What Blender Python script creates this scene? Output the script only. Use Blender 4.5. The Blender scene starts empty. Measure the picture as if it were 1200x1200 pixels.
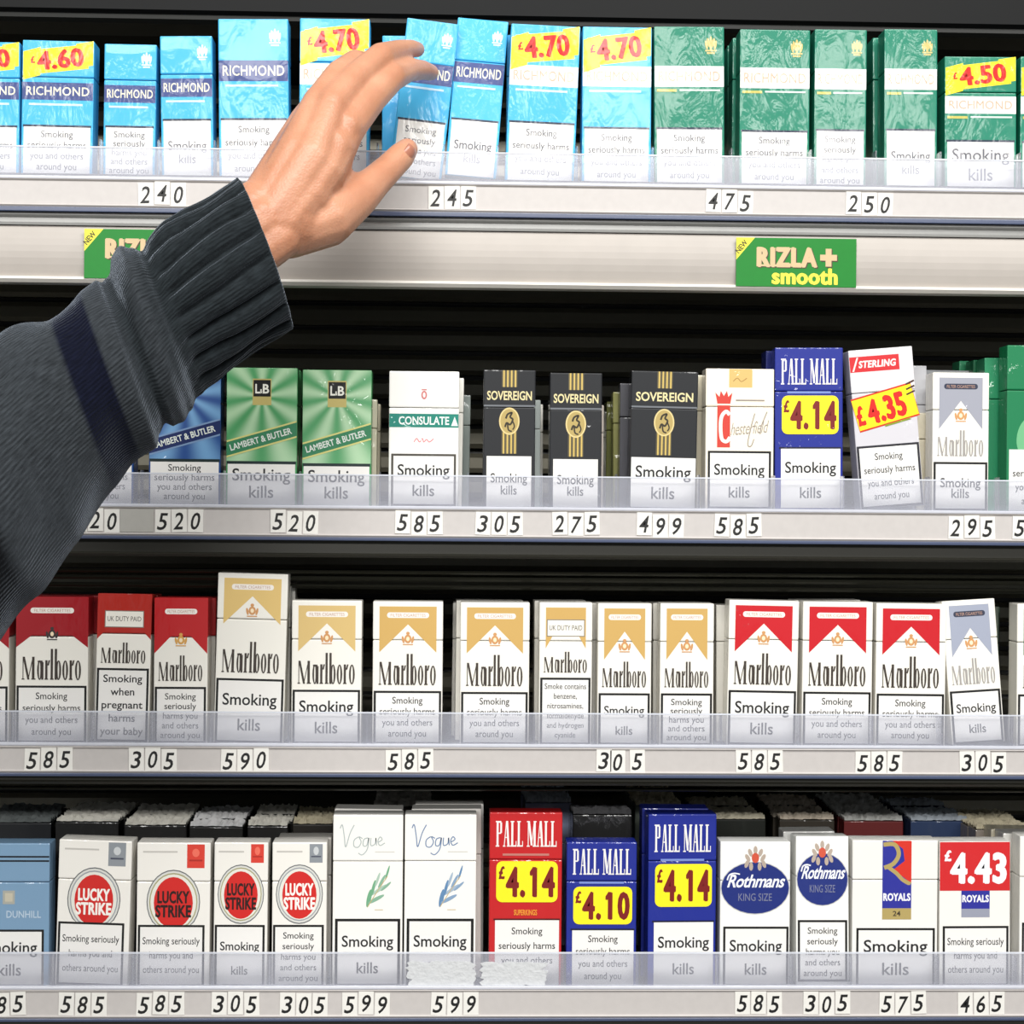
import bpy, bmesh, math, random
from mathutils import Vector, Matrix, Euler
random.seed(7)
C = bpy.data.collections.new('scene'); bpy.context.scene.collection.children.link(C)
SC = bpy.context.scene
PI = math.pi

# ------------------------------------------------------------------ camera
IMG = 1200.0; DIST = 1.3; SCALE = 0.0006; FPX = DIST / SCALE
a_ = 0.0344; g_ = 0.0082
FW = Vector((a_, math.sqrt(1 - a_ * a_), 0))
R0 = Vector((math.sqrt(1 - a_ * a_), -a_, 0)); ZH = Vector((0, 0, 1))
CR = R0 * math.cos(g_) + ZH * math.sin(g_)
CU = ZH * math.cos(g_) - R0 * math.sin(g_)
CAM = Vector((0, 0, 1.2)) - FW * (DIST / FW.y)
cam = bpy.data.cameras.new('camera'); co = bpy.data.objects.new('camera', cam); C.objects.link(co)
co.matrix_world = Matrix(((CR.x, CU.x, -FW.x, CAM.x), (CR.y, CU.y, -FW.y, CAM.y), (CR.z, CU.z, -FW.z, CAM.z), (0, 0, 0, 1)))
cam.sensor_width = 36; cam.lens = 36 * FPX / IMG; cam.clip_start = 0.02
SC.camera = co

def at(px, py, y=0.0):
    d = FW * FPX + CR * (px - 600) + CU * (600 - py)
    return CAM + d * ((y - CAM.y) / d.y)
def zc(py, y=0.0): return at(600, py, y).z

# ------------------------------------------------------------------ light
SC.view_settings.view_transform = 'Standard'; SC.view_settings.look = 'None'
SC.view_settings.exposure = -0.18; SC.view_settings.gamma = 1; SC.view_settings.use_curve_mapping = False
w = bpy.data.worlds.new('world'); SC.world = w; w.use_nodes = True
w.node_tree.nodes['Background'].inputs[0].default_value = (0.93, 0.97, 1.0, 1)
w.node_tree.nodes['Background'].inputs[1].default_value = 0.30
def area(name, loc, target, sx, sy, power, col):
    l = bpy.data.lights.new(name, 'AREA'); l.shape = 'RECTANGLE'; l.size = sx; l.size_y = sy
    l.energy = power; l.color = col
    o = bpy.data.objects.new(name, l); C.objects.link(o); o.location = loc
    o.rotation_euler = (Vector(target) - Vector(loc)).to_track_quat('-Z', 'Y').to_euler()
    return o
area('unseen_light', (0.3, -1.4, 2.8), (0.0, 0, 1.2), 2.2, 0.6, 70, (1.0, 0.985, 0.95))
area('unseen_light', (-0.4, -6.0, 2.95), (0, 0, 1.1), 5.0, 0.5, 250, (1.0, 0.98, 0.95))  # distant lamp out of view, added to brighten the set-back pack tops

# ------------------------------------------------------------------ materials
def lin(c):
    r = []
    for v in c:
        v = v / 255.0
        r.append(v / 12.92 if v <= 0.04045 else ((v + 0.055) / 1.055) ** 2.4)
    return (r[0], r[1], r[2], 1)
MC = {}
def nd(nt, t, **k):
    n = nt.nodes.new(t)
    for a, b in k.items(): setattr(n, a, b)
    return n
def base_mat(key):
    m = bpy.data.materials.new(key); m.use_nodes = True
    return m, m.node_tree, m.node_tree.nodes['Principled BSDF']
def film(nt, bs, wrap):
    """clear cellophane film over the card: a glossy coat with crinkled relief"""
    L = nt.links
    g = nd(nt, 'ShaderNodeNewGeometry')
    mp = nd(nt, 'ShaderNodeMapping'); mp.inputs['Scale'].default_value = (1.0, 1.0, 0.42)
    mp.inputs['Rotation'].default_value = (0, 0.35, 0)
    L.new(g.outputs['Position'], mp.inputs['Vector'])
    n = nd(nt, 'ShaderNodeTexNoise'); n.inputs['Scale'].default_value = 70; n.inputs['Detail'].default_value = 3.5
    n.inputs['Distortion'].default_value = 1.4
    L.new(mp.outputs[0], n.inputs['Vector'])
    n2 = nd(nt, 'ShaderNodeTexNoise'); n2.inputs['Scale'].default_value = 9; n2.inputs['Detail'].default_value = 1
    L.new(g.outputs['Position'], n2.inputs['Vector'])
    mr = nd(nt, 'ShaderNodeMapRange'); mr.inputs[1].default_value = 0.4; mr.inputs[2].default_value = 0.66; mr.inputs[3].default_value = 0.14 if wrap > .8 else 0.05
    L.new(n2.outputs[0], mr.inputs[0])
    mu = nd(nt, 'ShaderNodeMath', operation='MULTIPLY'); L.new(n.outputs[0], mu.inputs[0]); L.new(mr.outputs[0], mu.inputs[1])
    b = nd(nt, 'ShaderNodeBump'); b.inputs['Strength'].default_value = wrap; b.inputs['Distance'].default_value = 0.004
    L.new(mu.outputs[0], b.inputs['Height'])
    L.new(b.outputs[0], bs.inputs['Coat Normal'])
    bs.inputs['Coat Weight'].default_value = .32 if wrap > .8 else .7
    bs.inputs['Coat Roughness'].default_value = 0.1 if wrap > .8 else .07
WRAP = [0.5]
def card(c, rough=0.5, metal=0.0, wrap=None):
    """printed card under cellophane"""
    wrap = WRAP[0] if wrap is None else wrap
    key = 'card_%d_%d_%d_%g_%g_%g' % (c[0], c[1], c[2], rough, metal, wrap)
    if key in MC: return MC[key]
    m, nt, bs = base_mat(key)
    bs.inputs['Base Color'].default_value = lin(c); bs.inputs['Roughness'].default_value = rough
    bs.inputs['Metallic'].default_value = metal
    bs.inputs['Specular IOR Level'].default_value = 0.3
    if wrap > 0: film(nt, bs, wrap)
    MC[key] = m; return m
def plain(key, c, rough=0.5, metal=0.0, spec=0.5, bump=0.0, bscale=200):
    if key in MC: return MC[key]
    m, nt, bs = base_mat(key)
    bs.inputs['Base Color'].default_value = lin(c); bs.inputs['Roughness'].default_value = rough
    bs.inputs['Metallic'].default_value = metal; bs.inputs['Specular IOR Level'].default_value = spec
    g = nd(nt, 'ShaderNodeNewGeometry')
    n = nd(nt, 'ShaderNodeTexNoise'); n.inputs['Scale'].default_value = bscale; n.inputs['Detail'].default_value = 3
    nt.links.new(g.outputs['Position'], n.inputs['Vector'])
    mx = nd(nt, 'ShaderNodeMix', data_type='RGBA', blend_type='MULTIPLY')
    mx.inputs[0].default_value = 0.12
    mx.inputs[6].default_value = lin(c); nt.links.new(n.outputs[0], mx.inputs[7])
    nt.links.new(mx.outputs[2], bs.inputs['Base Color'])
    if bump:
        b = nd(nt, 'ShaderNodeBump'); b.inputs['Strength'].default_value = bump; b.inputs['Distance'].default_value = 0.001
        nt.links.new(n.outputs[0], b.inputs['Height']); nt.links.new(b.outputs[0], bs.inputs['Normal'])
    MC[key] = m; return m
def sunburst(key, c1, c2, cu, cv, wrap=None):
    wrap = WRAP[0] if wrap is None else wrap
    if key in MC: return MC[key]
    m, nt, bs = base_mat(key); L = nt.links
    tc = nd(nt, 'ShaderNodeTexCoord'); sp = nd(nt, 'ShaderNodeSeparateXYZ'); L.new(tc.outputs['Object'], sp.inputs[0])
    ax = nd(nt, 'ShaderNodeMath', operation='SUBTRACT'); L.new(sp.outputs[0], ax.inputs[0]); ax.inputs[1].default_value = cu
    az = nd(nt, 'ShaderNodeMath', operation='SUBTRACT'); L.new(sp.outputs[2], az.inputs[0]); az.inputs[1].default_value = cv
    at2 = nd(nt, 'ShaderNodeMath', operation='ARCTAN2'); L.new(az.outputs[0], at2.inputs[0]); L.new(ax.outputs[0], at2.inputs[1])
    mu = nd(nt, 'ShaderNodeMath', operation='MULTIPLY'); L.new(at2.outputs[0], mu.inputs[0]); mu.inputs[1].default_value = 9
    sn = nd(nt, 'ShaderNodeMath', operation='SINE'); L.new(mu.outputs[0], sn.inputs[0])
    mr = nd(nt, 'ShaderNodeMapRange'); mr.inputs[1].default_value = -1; mr.inputs[2].default_value = 1; L.new(sn.outputs[0], mr.inputs[0])
    mx = nd(nt, 'ShaderNodeMix', data_type='RGBA'); mx.inputs[6].default_value = lin(c1); mx.inputs[7].default_value = lin(c2)
    L.new(mr.outputs[0], mx.inputs[0]); L.new(mx.outputs[2], bs.inputs['Base Color'])
    bs.inputs['Roughness'].default_value = 0.35
    film(nt, bs, wrap); MC[key] = m; return m
def acrylic(key, haze, col, rough=0.12):
    if key in MC: return MC[key]
    m = bpy.data.materials.new(key); m.use_nodes = True; nt = m.node_tree; nt.nodes.clear(); L = nt.links
    out = nd(nt, 'ShaderNodeOutputMaterial'); tr = nd(nt, 'ShaderNodeBsdfTransparent'); tr.inputs[0].default_value = (0.975, 0.98, 1, 1)
    df = nd(nt, 'ShaderNodeBsdfDiffuse'); df.inputs[0].default_value = lin(col)
    gl = nd(nt, 'ShaderNodeBsdfGlossy'); gl.inputs['Roughness'].default_value = rough
    g = nd(nt, 'ShaderNodeNewGeometry'); n = nd(nt, 'ShaderNodeTexNoise'); n.inputs['Scale'].default_value = 40
    mp = nd(nt, 'ShaderNodeMapping'); mp.inputs['Scale'].default_value = (1, 1, 0.15); L.new(g.outputs['Position'], mp.inputs[0]); L.new(mp.outputs[0], n.inputs['Vector'])
    mr = nd(nt, 'ShaderNodeMapRange'); mr.inputs[3].default_value = haze * 0.7; mr.inputs[4].default_value = haze * 1.3; L.new(n.outputs[0], mr.inputs[0])
    m1 = nd(nt, 'ShaderNodeMixShader'); L.new(mr.outputs[0], m1.inputs[0]); L.new(tr.outputs[0], m1.inputs[1]); L.new(df.outputs[0], m1.inputs[2])
    fr = nd(nt, 'ShaderNodeFresnel'); fr.inputs[0].default_value = 1.4
    m2 = nd(nt, 'ShaderNodeMixShader'); L.new(fr.outputs[0], m2.inputs[0]); L.new(m1.outputs[0], m2.inputs[1]); L.new(gl.outputs[0], m2.inputs[2])
    L.new(m2.outputs[0], out.inputs[0]); MC[key] = m; return m

# ------------------------------------------------------------------ object helpers
def link(name, me, parent=None, loc=None):
    o = bpy.data.objects.new(name, me); C.objects.link(o)
    if parent: o.parent = parent
    if loc is not None: o.location = loc
    return o
def empty(name, loc, label, cat, group=None, rot=None):
    o = bpy.data.objects.new(name, None); C.objects.link(o); o.location = loc; o.empty_display_size = 0.01
    o['label'] = label; o['category'] = cat
    if group: o['group'] = group
    if rot is not None: o.rotation_euler = rot
    return o
def box_mesh(name, x0, x1, y0, y1, z0, z1, mat, bev=0.0, seg=2):
    bm = bmesh.new(); bmesh.ops.create_cube(bm, size=1)
    for v in bm.verts: v.co = Vector(((x0 + x1) / 2 + v.co.x * (x1 - x0), (y0 + y1) / 2 + v.co.y * (y1 - y0), (z0 + z1) / 2 + v.co.z * (z1 - z0)))
    if bev: bmesh.ops.bevel(bm, geom=bm.edges[:], offset=bev, segments=seg, affect='EDGES', profile=0.6)
    me = bpy.data.meshes.new(name); bm.to_mesh(me); bm.free(); me.materials.append(mat); return me
def prism(name, prof, x0, x1, mat, smooth=False):
    """(y,z) profile extruded along x"""
    bm = bmesh.new()
    A = [bm.verts.new((x0, p[0], p[1])) for p in prof]; B = [bm.verts.new((x1, p[0], p[1])) for p in prof]
    n = len(prof)
    for i in range(n):
        f = bm.faces.new((A[i], A[(i + 1) % n], B[(i + 1) % n], B[i])); f.smooth = smooth
    bm.faces.new(A); bm.faces.new(B[::-1])
    bmesh.ops.recalc_face_normals(bm, faces=bm.faces)
    me = bpy.data.meshes.new(name); bm.to_mesh(me); bm.free(); me.materials.append(mat); return me

TXT = {}; GL = {}
def raw_text(body, bold):
    cu = bpy.data.curves.new('t', 'FONT'); cu.body = body; cu.offset = bold; cu.resolution_u = 3
    o = bpy.data.objects.new('t', cu); me = bpy.data.meshes.new_from_object(o)
    V = [(v.co.x, v.co.y, 0.0) for v in me.vertices]; F = [tuple(p.vertices) for p in me.polygons]
    bpy.data.objects.remove(o); bpy.data.curves.remove(cu); bpy.data.meshes.remove(me)
    return V, F
def glyph(c, bold):
    if (c, bold) in GL: return GL[(c, bold)]
    I0 = max(v[0] for v in raw_text('I', 0)[0]); adv = max(v[0] for v in raw_text(c + 'I', 0)[0]) - I0
    V, F = raw_text(c, min(bold, .02) if c not in 'MW' else 0) if c != ' ' else ([], [])
    if c == '1':
        x0 = min(v[0] for v in V); b = len(V); V = V + [(x0 + .02, .72, .1), (x0 + .02, .58, .1), (x0 - .11, .50, .1), (x0 - .11, .60, .1)]; F = F + [(b, b + 1, b + 2, b + 3)]; adv += .12; V = [(x + .1, y, l) for x, y, l in V]
    if bold > .02 or (c in 'MW' and bold > 0):      # heavier weights: shifted copies
        e = (bold - .02) if c not in 'MW' else bold; V0, F0 = V, F; V, F = [], []
        for q_, (dx, dy) in enumerate(((-e, 0), (e, 0), (-e * .4, e * .5), (e * .4, -e * .5), (0, 0))):
            b = len(V); V += [(x + dx, y + dy, l + .3 * q_) for x, y, l in V0]; F += [tuple(q + b for q in f) for f in F0]
        adv += max(bold - .02, 0) * 1.2
    GL[(c, bold)] = (V, F, adv); return GL[(c, bold)]
def text_geo(s, bold=0.0, sp=1.0):
    k = (s, bold, sp)
    if k in TXT: return TXT[k]
    V = []; F = []; x = 0
    for i_, c in enumerate(s):
        v, f, a = glyph(c, bold); b = len(V)
        V += [(p[0] + x, p[1], p[2] + .6 * (i_ % 2)) for p in v]; F += [tuple(q + b for q in g) for g in f]; x += a * sp
    x0 = min(v[0] for v in V); x1 = max(v[0] for v in V)
    r = ([(v[0] - x0, v[1], v[2]) for v in V], F, x1 - x0); TXT[k] = r; return r

class Face:
    """flat print on the front of a pack; u right, v down, in print units from the top left"""
    def __init__(s, wpx, hpx, sc, yfront, root):
        s.w = wpx; s.h = hpx; s.sc = sc; s.y = yfront; s.root = root; s.parts = {}; s.order = []; s.lay = 0
    def P(s, u, v, lay): return (( u - s.w / 2) * s.sc, s.y - 0.00002 * lay - .00003, (s.h - v) * s.sc)
    def add(s, name, V, F, mat, parent=None, lay=None):
        if name not in s.parts:
            s.lay += 1
            s.parts[name] = dict(V=[], F=[], I=[], M=[], parent=parent); s.order.append(name)
        p = s.parts[name]; lay = lay if lay is not None else s.lay + 0.0
        s.lay += 0.25
        lay = s.lay
        if mat not in p['M']: p['M'].append(mat)
        b = len(p['V']); p['V'] += [s.P(q[0], q[1], lay + (q[2] if len(q) > 2 else 0)) for q in V]
        mi = p['M'].index(mat)
        for f in F: p['F'].append(tuple(i + b for i in f)); p['I'].append(mi)
    def poly(s, name, pts, mat, parent=None): s.add(name, pts, [tuple(range(len(pts)))[::-1]], mat, parent)
    def rect(s, name, u0, v0, u1, v1, mat, parent=None, rot=0, rnd=0):
        cx, cy = (u0 + u1) / 2, (v0 + v1) / 2; pts = []
        if rnd:
            for (sx, sy, a0) in ((1, 1, 0), (-1, 1, 90), (-1, -1, 180), (1, -1, 270)):
                for k in range(5):
                    a = math.radians(a0 + 90 * k / 4)
                    pts.append((sx * ((u1 - u0) / 2 - rnd) + rnd * math.cos(a), sy * ((v1 - v0) / 2 - rnd) + rnd * math.sin(a)))
        else: pts = [((u1 - u0) / 2, (v1 - v0) / 2), (-(u1 - u0) / 2, (v1 - v0) / 2), (-(u1 - u0) / 2, -(v1 - v0) / 2), ((u1 - u0) / 2, -(v1 - v0) / 2)]
        c, sn = math.cos(math.radians(rot)), math.sin(math.radians(rot))
        pts = [(cx + x * c - y * sn, cy + x * sn + y * c) for x, y in pts]
        s.add(name, pts, [tuple(range(len(pts)))], mat, parent)
    def ell(s, name, cu, cv, ru, rv, mat, parent=None, rot=0, n=28, clipv=None):
        c, sn = math.cos(math.radians(rot)), math.sin(math.radians(rot)); pts = []
        for k in range(n):
            a = 2 * PI * k / n; x, y = ru * math.cos(a), rv * math.sin(a)
            pu, pv = cu + x * c - y * sn, cv + x * sn + y * c
            if clipv is not None: pv = min(pv, clipv)
            pts.append((min(max(pu, 0.6), s.w - 0.6), pv))
        s.add(name, pts, [tuple(range(n))], mat, parent)
    def text(s, name, body, cu, base, wid, hgt, mat, parent=None, bold=0.0, shear=0.0, rot=0, sp=1.0):
        """centred on cu, baseline at base, wid wide; hgt = capital height"""
        V, F, tw = text_geo(body, bold, sp)
        sx = wid / tw; sy = hgt / 0.72
        c, sn = math.cos(math.radians(rot)), math.sin(math.radians(rot)); out = []
        for x, y, l in V:
            xx = x * sx - wid / 2 + shear * y * sy; yy = -y * sy
            out.append((cu + xx * c - yy * sn, base + xx * sn + yy * c, l))
        s.add(name, out, F, mat, parent); s.lay += 1.4
    def stroke(s, name, pts, wd, mat, parent=None, smooth=True):
        P = [Vector(p) for p in pts]
        if smooth and len(P) > 2:
            Q = []
            for i in range(len(P) - 1):
                p0 = P[max(i - 1, 0)]; p1 = P[i]; p2 = P[i + 1]; p3 = P[min(i + 2, len(P) - 1)]
                for k in range(5):
                    t = k / 5
                    Q.append(0.5 * ((2 * p1) + (p2 - p0) * t + (2 * p0 - 5 * p1 + 4 * p2 - p3) * t * t + (3 * p1 - p0 - 3 * p2 + p3) * t ** 3))
            Q.append(P[-1]); P = Q
        V = []; F = []
        for i, p in enumerate(P):
            d = (P[min(i + 1, len(P) - 1)] - P[max(i - 1, 0)])
            if d.length < 1e-6: d = Vector((1, 0))
            d.normalize(); nrm = Vector((-d.y, d.x)) * wd / 2
            V += [tuple(p + nrm), tuple(p - nrm)]
        for i in range(len(P) - 1): F.append((2 * i, 2 * i + 1, 2 * i + 3, 2 * i + 2))
        s.add(name, V, F, mat, parent)
    def build(s):
        objs = {}
        for n in s.order:
            p = s.parts[n]; me = bpy.data.meshes.new(n)
            me.from_pydata(p['V'], [], p['F'])
            for m in p['M']: me.materials.append(m)
            me.polygons.foreach_set('material_index', p['I'])
            # face the viewer
            for q in me.polygons:
                if q.normal.y > 0: q.flip()
            me.update()
            par = s.root if not p['parent'] else objs[p['parent']]
            objs[n] = link(n, me, par)
        return objs

# -------- hand drawn letter shapes
def tall_word(F, name, mat, u0, u1, base, xh, parent=None):
    """condensed slab lettering with very tall l and b"""
    W = u1 - u0; k = W / 100.0
    def bar(x, w, y0, y1): F.poly(name, [(u0 + x * k, base - y0 * xh), (u0 + (x + w) * k, base - y0 * xh), (u0 + (x + w) * k, base - y1 * xh), (u0 + x * k, base - y1 * xh)], mat, parent)
    def ring(x0, x1, t=3.2):
        cx = (x0 + x1) / 2; n = 16; V = []; Fc = []
        for i in range(n):
            a = 2 * PI * i / n
            V.append((u0 + (cx + (x1 - x0) / 2 * math.cos(a)) * k, base - xh * (0.5 + 0.52 * math.sin(a))))
            V.append((u0 + (cx + ((x1 - x0) / 2 - t) * math.cos(a)) * k, base - xh * (0.5 + 0.45 * math.sin(a))))
        for i in range(n):
            j = (i + 1) % n; Fc.append((2 * i, 2 * j, 2 * j + 1, 2 * i + 1))
        F.add(name, V, Fc, mat, parent)
    def dia(x0, y0, x1, y1, w): F.poly(name, [(u0 + x0 * k, base - y0 * xh), (u0 + (x0 + w) * k, base - y0 * xh), (u0 + (x1 + w) * k, base - y1 * xh), (u0 + x1 * k, base - y1 * xh)], mat, parent)
    # M
    bar(1, 1.4, 0, 1.2); dia(9, 0, 1, 1.2, 3.6); dia(9.5, 0, 17.5, 1.2, 1.4); bar(16.5, 4.2, 0, 1.2)
    bar(-0.5, 4.5, 0, 0.06); bar(15.5, 7, 0, 0.06)
    # a
    ring(25, 33.5, 3.0); bar(32, 3.6, 0, 0.92); bar(26, 8, 0.9, 1.0)
    # r
    bar(38.5, 3.8, 0, 1.02); bar(37.5, 6, 0, 0.06); dia(42, 0.75, 44, 1.02, 2.6)
    # l
    bar(47.5, 3.8, 0, 1.62); bar(46.6, 6, 0, 0.06)
    # b
    bar(54.2, 3.8, 0, 1.62); ring(56, 65)
    ring(67, 76.5)
    bar(79, 3.8, 0, 1.02); bar(78, 6, 0, 0.06); dia(82.5, 0.75, 84.5, 1.02, 2.6)
    ring(88, 98)
def serif_word(F, name, word, mat, u0, u1, top, base, parent=None):
    """tall condensed serif capitals P A L M"""
    wd = {'P': 1.0, 'A': 1.05, 'L': 0.9, 'M': 1.35, ' ': 0.45}
    tot = sum(wd[c] for c in word); k = (u1 - u0) / tot; H = base - top; x = u0
    def q(x0, x1, v0, v1): F.poly(name, [(x0, v0), (x1, v0), (x1, v1), (x0, v1)], mat, parent)
    def dg(xa, va, xb, vb, w): F.poly(name, [(xa, va), (xa + w, va), (xb + w, vb), (xb, vb)], mat, parent)
    for c in word:
        w_ = wd[c] * k; t = k * 0.27; h = k * 0.11; s_ = H * 0.045
        if c == 'P':
            q(x + .12 * k, x + .12 * k + t, top, base); q(x, x + .5 * k, base - s_, base); q(x, x + .6 * k, top, top + s_)
            q(x + .62 * k, x + .62 * k + t * .9, top + H * .06, top + H * .46); q(x + .3 * k, x + .75 * k, top, top + H * .07); q(x + .3 * k, x + .75 * k, top + H * .45, top + H * .5)
        elif c == 'A':
            dg(x + .42 * k, top, x + .64 * k, base, t); dg(x + .42 * k, top, x + .12 * k, base, h)
            q(x + .25 * k, x + .7 * k, top + H * .62, top + H * .66); q(x + .0 * k, x + .34 * k, base - s_, base); q(x + .55 * k, x + 1.0 * k, base - s_, base)
        elif c == 'L':
            q(x + .1 * k, x + .1 * k + t, top, base); q(x, x + .5 * k, top, top + s_); q(x, x + .8 * k, base - s_ * 1.2, base); q(x + .72 * k, x + .82 * k, base - H * .22, base)
        elif c == 'M':
            q(x + .14 * k, x + .14 * k + h, top, base); dg(x + .14 * k, top, x + .55 * k, base - H * .05, t); dg(x + .98 * k, top, x + .6 * k, base - H * .05, h)
            q(x + .95 * k, x + .95 * k + t, top, base); q(x, x + .4 * k, base - s_, base); q(x + .82 * k, x + 1.32 * k, base - s_, base); q(x, x + .38 * k, top, top + s_); q(x + .92 * k, x + 1.32 * k, top, top + s_)
        x += w_

WH = (238, 236, 230)
def warning(F, u0, v0, u1, v1, kind, frame=(12, 12, 12), fw=2.6, paper=(236, 234, 230), ink=(28, 28, 30)):
    if frame: F.rect('warning_panel', u0, v0, u1, v1, card(frame)); a, b, c, d = u0 + fw, v0 + fw, u1 - fw, v1 - fw
    else: a, b, c, d = u0, v0, u1, v1
    F.rect('warning_panel', a, b, c, d, card(paper))
    W = c - a; H = d - b; cx = (a + c) / 2; I = card(ink)
    def ln(s, v, wf, h, bold=0.012): F.text('warning_text', s, cx, v, W * wf, h, I, 'warning_panel', bold=bold)
    if kind == 'kills':
        k = min(1.0, W / 76.0)
        ln('Smoking', b + H * .405, .86, 14.5 * max(k, .72)); ln('kills', b + H * .83, .36, 14.5 * max(k, .72))
    elif kind == 'low':      # narrow pack, small words
        ln('Smoking', b + H * .52, .82, 11); ln('kills', b + H * .76, .36, 11)
    elif kind == 'harms4':
        for i, (s, wf) in enumerate((('Smoking', .48), ('seriously harms', .88), ('you and others', .80), ('around you', .60))):
            ln(s, b + H * (.215 + .225 * i), wf, 8.2, .006)
    elif kind == 'harms5':
        for i, (s, wf) in enumerate((('Smoking', .66), ('seriously', .68), ('harms you', .74), ('and others', .78), ('around you', .84))):
            ln(s, b + H * (.2 + .185 * i), wf, 7.6, .006)
    elif kind == 'harms3':
        for i, (s, wf) in enumerate((('Smoking seriously', .92), ('harms you and', .7), ('others around you', .9))):
            ln(s, b + H * (.3 + .25 * i), wf, 8.6, .006)
    elif kind == 'preg':
        for i, (s, wf) in enumerate((('Smoking', .82), ('when', .5), ('pregnant', .86), ('harms', .55), ('your baby', .9))):
            ln(s, b + H * (.17 + .19 * i), wf, 9, .012)
    elif kind == 'smoke6':
        for i, (s, wf) in enumerate((('Smoke contains', .9), ('benzene,', .5), ('nitrosamines,', .78), ('formaldehyde', .8), ('and hydrogen', .8), ('cyanide', .45))):
            ln(s, b + H * (.145 + .155 * i), wf, 6.6, .004)

# ------------------------------------------------------------------ pack designs (body colour, lid colour, print)
def plume(F, cu, cv, s, mat):
    for i, (dx, dy, r, l) in enumerate(((0, 0, 0, 6), (-3, 2, -12, 6), (3, 2, 12, 6), (-5.5, 5, -10, 6), (5.5, 5, 10, 6), (0, 8, 0, 4))):
        F.ell('crest', cu + dx * s, cv + dy * s, 1.7 * s, l * s, mat, rot=r, n=8)
    F.rect('crest', cu - 7 * s, cv + 11 * s, cu + 7 * s, cv + 13 * s, mat); F.rect('crest', cu - 5 * s, cv + 14 * s, cu + 5 * s, cv + 16 * s, mat)
def price_patch(F, txt, cu, cv, wd, ht, rot, fs, yellow=(250, 232, 30), red=(196, 14, 8), pound=True, corner=True):
    Y = card(yellow)
    F.rect('price_sticker', cu - wd / 2, cv - ht / 2, cu + wd / 2, cv + ht / 2, Y, rot=rot)
    if corner:
        F.poly('price_sticker', [(1, cv - ht * .3), (cu - wd * .3, cv - ht * .5), (cu - wd * .3, cv + ht * .66), (1, cv + ht * .86)], Y)
        F.poly('price_sticker', [(cu + wd * .3, cv - ht * .66), (F.w - 1, cv - ht * .78), (F.w - 1, cv + ht * .22), (cu + wd * .3, cv + ht * .34)], Y)
    r = math.radians(rot)
    O = card((240, 150, 20)); Rr = card(red)
    for off, m, b in ((0.9, O, .05), (0, Rr, .045)):
        F.text('price_digits', txt, cu + wd * .05 + off, cv + fs * .5 + off * .5, wd * .80, fs * 1.15, m, 'price_sticker', bold=b, rot=rot)
    if pound: F.text('price_digits', '£', cu - wd * .43 * math.cos(r), cv - wd * .43 * math.sin(r) + 1, fs * .3, fs * .42, Rr, 'price_sticker', bold=.05, rot=rot)
def richmond(F, col='blue', sticker=None, band='navy', warn='harms4', bt=.30, pt=.64, crest=True):
    w_, h = F.w, F.h
    if col == 'blue': C1 = (66, 176, 226); body = C1; cr = (205, 225, 240)
    else: C1 = (22, 124, 98); body = C1; cr = (205, 180, 110)
    bh = h * .13
    if band == 'navy': bc, tc = (58, 72, 128), (238, 232, 200)
    else: bc, tc = (240, 240, 238), (192, 166, 142)
    if crest and not sticker: plume(F, w_ * .81, h * .09, .95 if w_ > 70 else .85, card(cr))
    F.rect('brand_band', 0.5, h * bt, w_ - .5, h * bt + bh, card(bc))
    F.text('brand_lettering', 'RICHMOND', w_ / 2, h * bt + bh * .73, w_ * .88, bh * .5, card(tc), 'brand_band', bold=.01, sp=1.04)
    if col == 'green':
        F.rect('brand_band', 3, h * bt + bh + 3, w_ * .32, h * bt + bh + 6, card((190, 180, 90)))
        F.rect('brand_band', w_ * .36, h * bt + bh + 3, w_ - 5, h * bt + bh + 5, card((200, 215, 205)))
    else: F.rect('brand_band', w_ * .1, h * bt + bh + 4, w_ * .85, h * bt + bh + 6.5, card((190, 220, 240)))
    if sticker:
        price_patch(F, sticker, w_ * .5, h * .14, w_ * .82, h * .18, -7, h * .115)
    F.rect('warning_panel', 2, h * pt - 2.5, w_ - 2, h * pt, card((40, 50, 70)))
    warning(F, 3, h * pt, w_ - 3, h - 1, warn, frame=None, ink=(96, 96, 104))
    return body, body
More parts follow.
